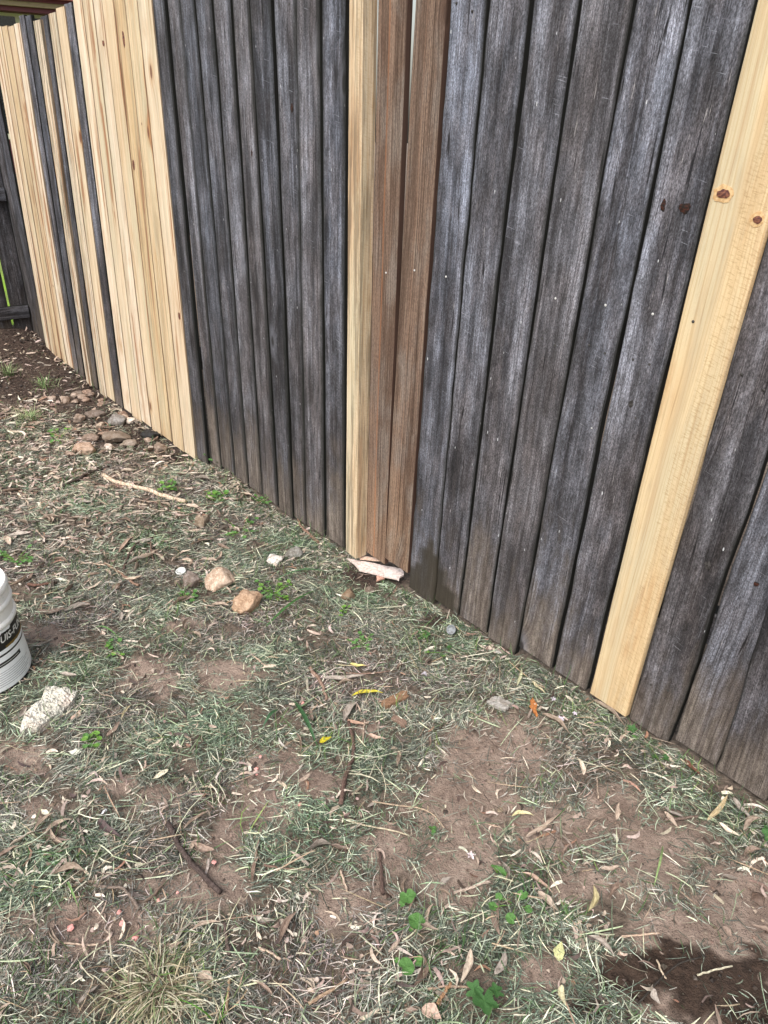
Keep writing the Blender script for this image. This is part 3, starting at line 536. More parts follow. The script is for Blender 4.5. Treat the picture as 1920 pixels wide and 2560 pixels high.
def d_grass(x, y):
    b = field(x, y, BARE_B, 0.75); w_ = field(x, y, WET_B, 0.6); m = field(x, y, MULCH_B, 0.8)
    cl = np.clip(0.68 + 0.40 * wob(x, y, 16, 6, 14) + 0.22 * wob(x, y, 45, 5, 40), 0.06, 1)
    far = np.clip((x + 3.8) / 1.6, 0.68, 1)
    return cl * far * (1 - 0.93 * b) * (1 - 0.9 * m) * (1 - 0.7 * w_)
GC = [(0.075, 0.092, 0.073), (0.135, 0.162, 0.128), (0.245, 0.275, 0.222), (0.43, 0.46, 0.375), (0.60, 0.60, 0.49), (0.78, 0.76, 0.65), (0.34, 0.275, 0.215), (0.10, 0.17, 0.075)]
def flow(x, y): return 1.6 * wob(x, y, 4.5, 5, 7) + 0.8 * wob(x, y, 13, 5, 19)
x, y = scatter(480000, (-4.6, 0.15), (-0.25, FY - 0.008), d_grass); n = len(x)
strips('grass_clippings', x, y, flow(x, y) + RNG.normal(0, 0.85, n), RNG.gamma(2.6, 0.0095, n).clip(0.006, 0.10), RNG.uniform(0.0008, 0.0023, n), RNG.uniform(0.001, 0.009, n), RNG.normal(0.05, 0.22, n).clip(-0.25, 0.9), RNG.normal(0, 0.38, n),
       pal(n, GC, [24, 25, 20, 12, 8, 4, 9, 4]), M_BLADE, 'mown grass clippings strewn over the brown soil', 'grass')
x, y = scatter(17000, (-4.6, 0.15), (-0.25, FY - 0.008), lambda x, y: np.clip(d_grass(x, y) + 0.06, 0, 1)); n = len(x)
strips('straw', x, y, flow(x, y) + RNG.normal(0, 1.1, n), RNG.gamma(3.2, 0.0135, n).clip(0.012, 0.13), RNG.uniform(0.001, 0.0032, n), RNG.uniform(0.006, 0.016, n), RNG.normal(0.03, 0.12, n), RNG.normal(0, 0.2, n),
       pal(n, [(0.62, 0.60, 0.45), (0.46, 0.52, 0.36), (0.74, 0.71, 0.56), (0.26, 0.34, 0.21), (0.42, 0.32, 0.22)], [6, 6, 3, 5, 3]), M_BLADE, 'pale cut straw and long grass stalks lying on top', 'straw')
# rooted tufts along the fence foot and through the lawn
def d_tuft(x, y): return np.clip(d_grass(x, y) * (0.25 + 1.4 * (wob(x, y, 9, 6, 33) > 0.55) + 0.9 * (y > 1.36) + 1.5 * (y > 1.41) * (x > -2.6)), 0, 1)
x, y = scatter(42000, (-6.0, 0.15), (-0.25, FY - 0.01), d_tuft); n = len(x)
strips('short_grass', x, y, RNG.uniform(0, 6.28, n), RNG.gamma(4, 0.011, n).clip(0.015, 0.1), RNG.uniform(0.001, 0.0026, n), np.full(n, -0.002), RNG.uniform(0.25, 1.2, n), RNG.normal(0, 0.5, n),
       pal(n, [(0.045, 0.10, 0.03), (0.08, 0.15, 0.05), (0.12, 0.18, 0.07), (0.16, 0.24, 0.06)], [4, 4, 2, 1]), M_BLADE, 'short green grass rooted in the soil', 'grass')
# leaf litter of broken leaf and bark: thick at left, thin elsewhere
def d_lit(x, y):
    u, v, d = proj(x, y, ground(x, y)); m = field(x, y, MULCH_B, 1.0)
    return np.clip(0.16 + 0.5 * np.clip((-2.1 - x) / 1.1, 0, 1) + 0.25 * wob(x, y, 9, 5, 48) - 0.75 * m + 0.3 * (y > 1.40) - 0.1 * field(x, y, BARE_B), 0.03, 1)
x, y = scatter(42000, (-6.3, 0.15), (-0.25, FY - 0.012), d_lit); n = len(x)
far = np.clip((-x - 2.0) / 2.5, 0, 1)
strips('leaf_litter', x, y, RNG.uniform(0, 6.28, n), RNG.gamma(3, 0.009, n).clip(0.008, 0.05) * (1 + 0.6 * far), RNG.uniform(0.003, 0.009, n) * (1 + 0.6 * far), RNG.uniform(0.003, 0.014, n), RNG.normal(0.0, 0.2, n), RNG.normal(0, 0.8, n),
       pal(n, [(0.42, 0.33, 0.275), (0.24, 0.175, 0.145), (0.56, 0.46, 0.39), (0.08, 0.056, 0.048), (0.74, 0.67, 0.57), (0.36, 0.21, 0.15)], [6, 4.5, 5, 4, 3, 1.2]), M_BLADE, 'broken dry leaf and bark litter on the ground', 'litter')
def crumbs():
    x, y = scatter(34000, (-6.3, 0.15), (-0.25, FY - 0.01), lambda x, y: np.clip(0.14 + 0.40 * field(x, y, BARE_B) + 0.8 * field(x, y, MULCH_B) + 0.6 * field(x, y, WET_B), 0, 1)); n = len(x)
    r = RNG.gamma(1.7, 0.0014, n).clip(0.0008, 0.011) * (1 + 0.9 * (x < -2.6)); ico = np.array([(0, 0, 1), (1, 0, 0), (0, 1, 0), (-1, 0, 0), (0, -1, 0), (0, 0, -1)]); fc = [(0, 1, 2), (0, 2, 3), (0, 3, 4), (0, 4, 1), (5, 2, 1), (5, 3, 2), (5, 4, 3), (5, 1, 4)]
    V = ico[None] * r[:, None, None] * RNG.uniform(0.55, 1.3, (n, 6, 1)); a = RNG.uniform(0, 6.28, n); c, s = np.cos(a)[:, None], np.sin(a)[:, None]
    V = np.stack([V[..., 0] * c - V[..., 1] * s, V[..., 0] * s + V[..., 1] * c, V[..., 2] * 0.7], -1) + np.stack([x, y, ground(x, y) + r * 0.3], -1)[:, None]
    Q = (np.array(fc)[None] + (np.arange(n) * 6)[:, None, None]).reshape(-1, 3)
    me = bpy.data.meshes.new('soil_crumbs'); me.from_pydata(V.reshape(-1, 3).tolist(), [], Q.tolist()); me.materials.append(M_BLADE)
    at = me.attributes.new('tint', 'FLOAT_COLOR', 'POINT'); col = np.ones((n, 6, 4), dtype=np.float32); m = field(x, y, np.array(MULCH_B, dtype=object).tolist() if False else MULCH_B); wt = field(x, y, WET_B, 0.3)
    cc = pal(n, [(0.25, 0.18, 0.14), (0.36, 0.28, 0.22), (0.11, 0.075, 0.058), (0.06, 0.04, 0.032), (0.5, 0.43, 0.36)], [4, 3, 3, 3, 0.7]); cc = cc * (1 - 0.6 * m)[:, None] * (1 - 0.75 * wt)[:, None]; col[..., :3] = cc[:, None]
    at.data.foreach_set('color', col.ravel()); o = bpy.data.objects.new('soil_crumbs', me); COL.objects.link(o); tag(o, 'small crumbs and clods of brown soil', 'soil', kind='stuff')
crumbs()
# ------------------------------------------------------------------ leaves
def leaf_mesh(name, wide=0.5, curl=0.2, fold=0.15, sweep=0.15, seed=0, tip=1.0, jag=0.0):
    """unit length along x, width factor across y"""
    rs = random.Random(seed); nu, nv = 14, 5; vs = []; uv = []; fs = []
    for i in range(nu + 1):
        s = i / nu; w_ = (math.sin(math.pi * s ** (0.8 * tip)) ** 0.85) * 0.5 + (0.02 if i in (0, nu) else 0)
        if jag: w_ *= 1 + rs.uniform(-jag, jag)
        yc = sweep * math.sin(math.pi * s); zc = curl * (4 * (s - 0.5) ** 2) * 0.25 + 0.03 * math.sin(s * 9 + seed)
        for j in range(nv):
            f = j / (nv - 1) * 2 - 1; vs.append((s - 0.5, yc + f * w_ * wide, zc + fold * abs(f) * w_ + 0.02 * math.sin(s * 14 + f * 3 + seed))); uv.append((s, (f + 1) / 2))
    for i in range(nu):
        for j in range(nv - 1): a = i * nv + j; fs.append((a, a + nv, a + nv + 1, a + 1))
    me = bpy.data.meshes.new(name); me.from_pydata(vs, [], fs); me.materials.append(M_LEAF); me.polygons.foreach_set('use_smooth', [True] * len(me.polygons)); put_uv(me, 'leaf', uv); return me
LEAVES = [leaf_mesh('gum_leaf', w_, c, f, s, i, t, j) for i, (w_, c, f, s, t, j) in enumerate([(0.16, 0.3, 0.4, 0.12, 1.0, 0), (0.2, 0.15, 0.25, -0.08, 0.9, 0), (0.24, 0.5, 0.5, 0.1, 1.1, 0.05), (0.14, 0.4, 0.7, 0.2, 1.0, 0), (0.3, 0.2, 0.3, 0.03, 0.85, 0.1), (0.2, 0.7, 0.9, -0.15, 1.2, 0.08)])]
def place_leaf(me, p, q, width, col, label, group=None, name='fallen_leaf', lift=0.008, roll=0.0, cat='leaf'):
    p, q = np.array(p), np.array(q); c = (p + q) / 2; d = q - p; L = np.linalg.norm(d[:2]); o = bpy.data.objects.new(name, me); COL.objects.link(o)
    base_w = max(v.co.y for v in me.vertices) - min(v.co.y for v in me.vertices)
    d[2] = max(-0.3 * L, min(0.3 * L, d[2]))
    xa = Vector(d).normalized(); za = Vector((math.sin(roll) * -xa.y, math.sin(roll) * xa.x, math.cos(roll))); ya = za.cross(xa).normalized(); za = xa.cross(ya)
    m = Matrix((xa, ya, za)).transposed().to_4x4(); c[2] = float(ground(c[0], c[1])) + lift; m.translation = Vector(c)
    o.matrix_world = m @ Matrix.Diagonal((L, width / base_w, min(L, 0.07) * 0.6, 1)); return tag(o, label, cat, group, col=col)
TAN, GRY, BRN, PNK, CRM, DRK = (0.45, 0.36, 0.29), (0.37, 0.325, 0.285), (0.27, 0.20, 0.16), (0.55, 0.40, 0.32), (0.72, 0.66, 0.47), (0.10, 0.07, 0.07)
SPEC = [  # ends in the picture, width in m, colour, mesh, label
 ((879, 1749), (957, 1741), .017, (0.55, 0.48, 0.05), 0, 'bright yellow long leaf above the wood chip'),
 ((799, 1867), (829, 1852), .017, (0.60, 0.52, 0.03), 4, 'short bright yellow leaf beside the dark green grass blade'),
 ((875, 1669), (915, 1673), .013, (0.62, 0.53, 0.20), 1, 'cream yellow leaf near the short peeled twig'),
 ((1278, 2051), (1333, 2049), .016, (0.68, 0.62, 0.36), 0, 'cream leaf with a brown spot on bare soil'),
 ((1312, 2106), (1392, 2049), .014, TAN, 1, 'straight tan gum leaf on bare soil below the cream spotted leaf'),
 ((860, 1815), (894, 1764), .022, GRY, 2, 'curled grey brown leaf at the top of the long bent twig'),
 ((805, 1705), (915, 1696), .017, GRY, 1, 'long grey gum leaf beside the short peeled twig'),
 ((843, 1728), (886, 1713), .013, TAN, 3, 'small tan leaf under the long grey gum leaf'),
 ((921, 1844), (966, 1855), .014, PNK, 1, 'pinkish tan leaf right of the long bent twig'),
 ((740, 1844), (751, 1899), .012, TAN, 3, 'curled tan leaf left of the short yellow leaf'),
 ((1094, 2235), (1135, 2275), .009, TAN, 3, 'sickle shaped tan leaf on bare soil near the white stick'),
 ((1101, 2222), (1126, 2201), .014, GRY, 4, 'small grey leaf on bare soil above the sickle shaped leaf'),
 ((1303, 2195), (1379, 2248), .011, PNK, 0, 'slim pinkish gum leaf right of the pale stick'),
 ((1067, 2324), (1082, 2269), .010, TAN, 0, 'upright tan leaf touching the round green leaf'),
 ((970, 2391), (997, 2355), .008, TAN, 1, 'slim tan leaf above the lower pair of round green leaves'),
 ((700, 2370), (742, 2290), .015, BRN, 2, 'large brown leaf beside the lower dark twigs'),
 ((1234, 2446), (1261, 2383), .016, GRY, 1, 'broad grey gum leaf above the big lobed green leaf'),
 ((1008, 2555), (1046, 2535), .012, BRN, 2, 'brown leaf at the bottom edge of the photo'),
 ((1054, 2530), (1102, 2558), .028, PNK, 4, 'pinkish broken leaf at the bottom edge left of the lobed green leaf'),
 ((1480, 1761), (1560, 1826), .012, TAN, 3, 'curved tan leaf at the foot of the broad yellow paling'),
 ((1352, 1798), (1421, 1848), .014, TAN, 3, 'curved tan leaf beside the purple white petals'),
 ((1708, 1908), (1751, 1950), .016, (0.17, 0.075, 0.05), 1, 'red brown leaf at the foot of the grey palings on the right'),
 ((1764, 2062), (1816, 1995), .013, (0.55, 0.45, 0.28), 1, 'cream tan upright leaf near the right edge'),
 ((1829, 2004), (1879, 2060), .014, GRY, 1, 'grey leaf near the right edge beside the cream tan leaf'),
 ((1499, 2182), (1547, 2173), .012, TAN, 1, 'small tan leaf in the middle of the bare soil at right'),
 ((1469, 2351), (1534, 2405), .013, GRY, 0, 'long grey leaf at the left end of the wet patch'),
 ((1402, 2160), (1426, 2121), .009, BRN, 0, 'small brown leaf on bare soil above the slim grass stalks'),
 ((1803, 2325), (1825, 2355), .015, BRN, 4, 'small brown leaf above the wet patch'),
 ((1395, 2412), (1402, 2364), .022, (0.55, 0.56, 0.28), 4, 'pale yellow green leaf left of the wet patch'),
 ((1402, 2472), (1413, 2525), .013, (0.60, 0.56, 0.36), 1, 'pale cream leaf with dark specks at the bottom right'),
 ((1465, 2295), (1478, 2229), .016, (0.58, 0.52, 0.32), 5, 'folded cream leaf in the sparse grass at lower right'),
 ((1630, 2481), (1647, 2520), .014, GRY, 1, 'grey leaf lying in the wet patch'),
 ((1855, 2151), (1899, 2134), .015, BRN, 2, 'brown leaf near the right edge below the grey leaf'),
 ((179, 1807), (205, 1781), .018, PNK, 1, 'pinkish leaf right of the crumbly white slab'),
 ((304, 1810), (331, 1772), .008, CRM, 0, 'pale narrow leaf on top of the brown leaf left of centre'),
 ((269, 1850), (300, 1815), .016, BRN, 1, 'brown leaf under the pale narrow leaf left of centre'),
 ((460, 2088), (525, 2042), .009, TAN, 0, 'long tan leaf beside the thick dark stick'),
 ((249, 2057), (304, 2099), .018, DRK, 1, 'dark purplish leaf left of the thick dark stick'),
 ((89, 2090), (139, 2044), .012, TAN, 0, 'long tan leaf at left below the white paint flake'),
 ((481, 2339), (553, 2318), .011, TAN, 0, 'tan leaf pointing at the thin dark twig'),
 ((629, 2299), (690, 2308), .012, GRY, 1, 'grey leaf right of the thin dark twig'),
 ((4, 2550), (34, 2517), .012, TAN, 0, 'tan leaf in the bottom left corner'),
 ((274, 2348), (287, 2316), .006, (0.6, 0.5, 0.44), 0, 'pale pink leaf between the pink crumbs'),
 ((498, 2441), (536, 2474), .022, TAN, 4, 'wide tan leaf caught in the dry grass tuft'),
 ((1327, 1712), (1363, 1743), .012, (0.70, 0.62, 0.42), 1, 'cream leaf with dark specks above the orange bark flake'),
 ((1292, 1723), (1303, 1678), .010, (0.62, 0.62, 0.42), 1, 'pale green cream leaf left of the specked cream leaf'),
 ((1225, 1600), (1195, 1580), .010, (0.68, 0.62, 0.44), 1, 'short cream leaf by the fence near the grey cap'),
 ((576, 1325), (600, 1338), .013, (0.62, 0.52, 0.44), 2, 'whitish pink curled leaf above the white lump'),
 ((300, 1390), (340, 1345), .020, (0.46, 0.34, 0.27), 2, 'large pink brown curled leaf in the litter at left'),
]
for p, q, w_, c, mi, lab in SPEC: place_leaf(LEAVES[mi], G(*p), G(*q), w_, c, lab, lift=0.013, roll=random.uniform(-0.25, 0.25))
# the many like ones: leaves of the litter, each its own object
KINDS = [('dry grey brown gum leaf among the leaf litter', GRY, 'dry grey gum leaves'), ('dry tan gum leaf among the leaf litter', TAN, 'dry tan gum leaves'), ('dry dark brown gum leaf among the leaf litter', BRN, 'dry brown gum leaves'), ('pale bleached gum leaf among the leaf litter', (0.58, 0.49, 0.40), 'pale bleached gum leaves')]
cnt = 0
while cnt < 245:
    if random.random() < 0.66: u, v = random.uniform(0, 620), random.gauss(1230, 170)
    else: u, v = random.uniform(0, 1920), random.uniform(1300, 2550)
    if not 830 < v < 2555: continue
    c = G(u, v)
    if field(c[:1], c[1:2], WET_B)[0] > 0.2: continue
    if c[1] > FY - 0.045 or c[0] < -6.1 or math.hypot(c[0] + 2.08, c[1] - 0.141) < 0.18: continue
    kx = random.choices(range(4), [4, 5, 3, 2])[0]; lab, col, grp = KINDS[kx]; a = random.uniform(0, 6.28)
    L = random.uniform(0.03, 0.07) * (1.0 if c[0] > -2.0 else 1.45); dv = np.array([math.cos(a), math.sin(a), 0]) * L / 2
    p, q = c + dv, c - dv
    if max(p[1], q[1]) > FY - 0.012: continue
    p[2] = ground(p[0], p[1]) + random.uniform(0, 0.012); q[2] = ground(q[0], q[1]) + random.uniform(0, 0.012)
    j = random.uniform(0.75, 1.25); place_leaf(LEAVES[random.randrange(6)], p, q, L * random.uniform(0.14, 0.30), tuple(x_ * j for x_ in col), lab, grp, lift=random.uniform(0.006, 0.016), roll=random.uniform(-0.5, 0.5)); cnt += 1
# ------------------------------------------------------------------ sticks and chips
def stick(pts, r0, r1, col, label, name='stick', lift=None, wob_=0.12, n=8, cat='stick', sub=5, flat=1.0):
    P = [G(*p) for p in pts]; Q = []
    for i in range(len(P) - 1):
        for k in range(sub): Q.append(P[i] + (P[i + 1] - P[i]) * k / sub)
    Q.append(P[-1]); Q = np.array(Q); sm = Q.copy()
    for _ in range(3): sm[1:-1] = (sm[:-2] + sm[2:] + 2 * sm[1:-1]) / 4
    m = len(sm); jit = 0.25 if r0 < 0.01 else 0.08; rad = [r0 + (r1 - r0) * i / (m - 1) for i in range(m)]
    for i in range(m): sm[i] += np.array([random.gauss(0, r0 * jit), random.gauss(0, r0 * jit), 0]); sm[i][2] = float(ground(sm[i][0], sm[i][1])) + rad[i] * 0.75 * flat + (lift if lift is not None else 0.008)
    c = sm.mean(0); vs, fs, uv = frame_tube(sm - c, rad, n, wob_, flat)
    o = mk(name, vs, fs, M_BARK, None, True, c); put_uv(o.data, 'bark', uv); return tag(o, label, cat, col=col)
ST = [
 ([(259, 1194), (330, 1222), (400, 1245), (465, 1262)], 0.0105, 0.0100, (0.66, 0.54, 0.42), 'peeled pale stick lying in the leaf litter at left'),
 ([(157, 1221), (205, 1200), (240, 1180), (274, 1170)], .0075, .006, (0.07, 0.055, 0.05), 'black stick crossing behind the peeled pale stick'),
 ([(776, 1677), (797, 1705), (810, 1730), (816, 1757)], .0065, .0045, (0.27, 0.19, 0.15), 'short curved twig partly peeled near the middle'),
 ([(872, 1812), (886, 1869), (879, 1912), (862, 1962), (852, 2019)], .0045, .006, (0.15, 0.10, 0.085), 'long bent brown twig below the curled grey leaf'),
 ([(949, 2139), (953, 2194), (957, 2243)], .0035, .005, (0.11, 0.075, 0.065), 'dark brown twig standing over the upper round green leaf'),
 ([(1132, 2239), (1180, 2224), (1224, 2212)], .0028, .0035, (0.50, 0.42, 0.36), 'pale thin stick beside the sickle shaped leaf'),
 ([(422, 2069), (447, 2124), (477, 2166), (553, 2238)], .0065, .0062, (0.085, 0.065, 0.06), 'thick dark stick slanting across the lower left'),
 ([(236, 2221), (304, 2223), (330, 2250), (351, 2281)], .0032, .0036, (0.22, 0.18, 0.155), 'bent grey twig above the pink crumbs'),
 ([(561, 2314), (568, 2350), (574, 2396)], .0032, .004, (0.13, 0.10, 0.09), 'thin dark twig above the tall green shoot'),
 ([(576, 2453), (570, 2500), (565, 2543)], .0026, .003, (0.40, 0.29, 0.19), 'thin tan stick right of the tall green shoot'),
 ([(263, 1414), (305, 1440), (346, 1470)], .0045, .005, (0.27, 0.18, 0.135), 'brown twig left of the white cap'),
 ([(72, 1467), (105, 1470), (140, 1463)], .006, .0045, (0.16, 0.09, 0.07), 'red brown twig right of the white bucket'),
 ([(198, 2053), (206, 2085), (212, 2117)], .0025, .003, (0.24, 0.20, 0.18), 'short grey twig left of the dark purplish leaf'),
 ([(772, 2516), (815, 2492), (869, 2454)], .0035, .003, (0.38, 0.28, 0.20), 'tan stick at the bottom left of centre'),
 ([(867, 2057), (945, 2076), (1023, 2096)], .0020, .0016, (0.62, 0.56, 0.42), 'long pale straight straw in the middle of the grass'),
 ([(1092, 2518), (1108, 2492), (1127, 2462)], .0036, .0030, (0.36, 0.22, 0.13), 'orange brown stick left of the big lobed green leaf'),
 ([(1068, 2480), (1120, 2472), (1172, 2476)], .0024, .002, (0.34, 0.26, 0.20), 'thin brown stick lying over the orange brown stick'),
 ([(1660, 2056), (1700, 2054), (1742, 2049)], .0038, .0034, (0.17, 0.13, 0.11), 'grey brown stick near the right edge of the bare soil'),
 ([(1552, 2348), (1600, 2344), (1645, 2340)], .0022, .002, (0.55, 0.42, 0.33), 'pale pink stick above the wet patch'),
 ([(1640, 2408), (1652, 2440), (1662, 2452)], .0020, .0016, (0.62, 0.52, 0.40), 'short cream stick standing in the wet patch'),
 ([(930, 2010), (1074, 2030), (1110, 2076)], .0018, .0014, (0.50, 0.40, 0.30), 'thin bent tan stalk left of the bare track'),
 ([(745, 1300), (752, 1322), (772, 1340), (796, 1362)], .0055, .006, (0.26, 0.17, 0.13), 'brown bark curl lying against the fence foot'),
 ([(310, 1430), (322, 1392), (340, 1365), (385, 1348)], .005, .004, (0.10, 0.07, 0.06), 'dark bark curl above the white cap'),
 ([(1117, 1552), (1128, 1520), (1141, 1493)], .0022, .0018, (0.55, 0.47, 0.40), 'pale forked twig leaning by the grey cap'),
 ([(1740, 2445), (1780, 2432), (1828, 2422)], .0020, .0016, (0.60, 0.58, 0.45), 'pale stalk lying across the wet patch'),
 ([(1590, 2520), (1680, 2420), (1750, 2400)], .0018, .0014, (0.05, 0.045, 0.04), 'thin black curved twig crossing the wet patch'),
]
for pts, r0, r1, c, lab in ST: stick(pts, r0, r1, c, lab)
k = 0
while k < 34:
    u, v = (random.uniform(0, 620), random.uniform(1130, 1480)) if k < 24 else (random.uniform(100, 1800), random.uniform(1500, 2500)); a = random.uniform(0, 6.28); L = random.uniform(40, 120) if k < 24 else random.uniform(50, 130)
    p2 = (u + math.cos(a) * L, v + math.sin(a) * L * 0.55); p1 = ((u + p2[0]) / 2 + random.uniform(-6, 6), (v + p2[1]) / 2 + random.uniform(-6, 6))
    if max(G(u, v)[1], G(*p2)[1]) > FY - 0.03 or min(u, p2[0]) < 90 and 1400 < v < 1780: continue
    pale = random.random() < 0.5; j = random.uniform(0.8, 1.2)
    o = stick([(u, v), p1, p2], random.uniform(.0018, .0035), random.uniform(.0014, .0026), tuple(q * j for q in ((0.50, 0.40, 0.32) if pale else (0.22, 0.15, 0.12))), 'thin pale dry twig lying among the litter' if pale else 'thin brown dry twig lying among the litter', 'twig', None, 0.12, 6, 'twig'); o['group'] = 'pale dry twigs' if pale else 'brown dry twigs'; k += 1
def plank(name, quad, th, col, label, cat, lift=0.004, rough=0.003, ends=4, rise=(0, 0, 0, 0), mat=None):
    """thin split piece; quad: four picture points round its top"""
    P = np.array([G(*p) for p in quad]); z = np.array([ground(p[0], p[1]) for p in P]) + lift + th + np.array(rise)
    P[:, 2] = z; c = P.mean(0); nu, nv = 10, 4; top = []; uv = []
    for i in range(nu + 1):
        s = i / nu
        for j in range(nv + 1):
            f = j / nv; a = P[0] + (P[1] - P[0]) * s; b = P[3] + (P[2] - P[3]) * s; p = a + (b - a) * f
            if i in (0, nu): d_ = (P[1] - P[0]); p = p + d_ / np.linalg.norm(d_) * random.uniform(-1, 1) * rough * ends
            if j in (0, nv): p = p + (b - a) / np.linalg.norm(b - a) * random.uniform(-1, 1) * rough
            p = p + np.array([0, 0, random.uniform(-1, 1) * rough * 0.5]); top.append(p - c); uv.append((s * 2, f * 2))
    n = len(top); vs = top + [p - np.array([0, 0, th * random.uniform(0.8, 1.1)]) for p in top]; uv = uv + uv; fs = []
    w_ = nv + 1
    for i in range(nu):
        for j in range(nv): a = i * w_ + j; fs.append((a, a + w_, a + w_ + 1, a + 1)); fs.append((a + n, a + 1 + n, a + w_ + 1 + n, a + w_ + n))
    ring = [i * w_ for i in range(nu + 1)] + [nu * w_ + j for j in range(1, w_)] + [i * w_ + nv for i in range(nu - 1, -1, -1)] + [j for j in range(nv - 1, 0, -1)]
    for a, b in zip(ring, ring[1:] + ring[:1]): fs.append((a, b, b + n, a + n))
    o = mk(name, vs, fs, mat or M_BARK, None, False, c); put_uv(o.data, 'bark', uv); return tag(o, label, cat, col=col)
plank('wood_chip', [(953, 1764), (1012, 1736), (1028, 1750), (968, 1776)], 0.014, (0.26, 0.16, 0.10), 'split brown wood chunk with an orange end below the yellow leaf', 'wood chip', 0.004, 0.002)
plank('wood_chip', [(984, 1790), (1018, 1812), (1012, 1826), (978, 1804)], 0.007, (0.27, 0.19, 0.15), 'flat brown bark chip below the split wood chunk', 'bark', 0.006, 0.0015)
plank('bark_flake', [(1327, 1752), (1340, 1770), (1340, 1803), (1324, 1776)], 0.004, (0.55, 0.23, 0.08), 'bright orange bark flake beside the flat grey stone', 'bark', 0.012, 0.002)
plank('timber_splinter', [(868, 1406), (1007, 1440), (1001, 1468), (905, 1438)], 0.006, (0.70, 0.59, 0.55), 'pale pink splintered timber offcut under the brown palings', 'wood offcut', 0.014, 0.0018, 6, (0.0, 0.012, 0.012, 0.0), mat=M_BIT)
plank('timber_splinter', [(900, 1409), (990, 1418), (990, 1424), (902, 1416)], 0.006, (0.68, 0.50, 0.40), 'thin pink splinter lying behind the pale timber offcut', 'wood offcut', 0.03, 0.0015, mat=M_BIT)
plank('timber_splinter', [(940, 1450), (955, 1446), (960, 1455), (944, 1460)], 0.006, (0.60, 0.36, 0.28), 'small pink wood fragment poking out under the timber offcut', 'wood offcut', 0.012, 0.0015, mat=M_BIT)
# ------------------------------------------------------------------ stones
def rock(px, py, wpx, hpx, col, label, seed, flat=0.75, name='stone', mat=None, cat='stone', sharp=0.5, yaw=0.0, sink=0.4, long_=1.0):
    c = G(px, py + hpx * 0.35); dist = float(np.linalg.norm(c - np.array([0, 0, CAMH]))); s = wpx / F * dist * 0.5
    import bmesh
    bm = bmesh.new(); bmesh.ops.create_icosphere(bm, subdivisions=4, radius=1); rs = random.Random(seed); off = Vector((seed * 3.1, seed * 1.7, seed * 0.9))
    planes = [(Vector((rs.gauss(0, 1), rs.gauss(0, 1), rs.gauss(0, 0.9))).normalized(), rs.uniform(0.5, 0.85)) for _ in range(12)]
    for v in bm.verts:
        p = v.co.copy()
        for n_, d_ in planes:
            k = p.dot(n_) - d_
            if k > 0: p -= n_ * k * (0.75 + 0.2 * sharp)
        p *= 1 + 0.22 * mnoise.noise(p * 1.6 + off) + 0.09 * mnoise.noise(p * 5 + off) + 0.035 * mnoise.noise(p * 14 + off); v.co = (p.x * long_, p.y, p.z * flat)
    me = bpy.data.meshes.new(name); bm.to_mesh(me); bm.free(); me.materials.append(mat or M_STONE); me.polygons.foreach_set('use_smooth', [True] * len(me.polygons))
    mx = max(abs(v.co.x) for v in me.vertices)
    for v in me.vertices: v.co *= s * 1.08 / mx * long_
    zmin = min(v.co.z for v in me.vertices); o = bpy.data.objects.new(name, me); COL.objects.link(o); o.rotation_euler = (0, 0, yaw + 0.94)
    o.location = (c[0], c[1], c[2] - zmin * (1 - sink)); return tag(o, label, cat, col=col)
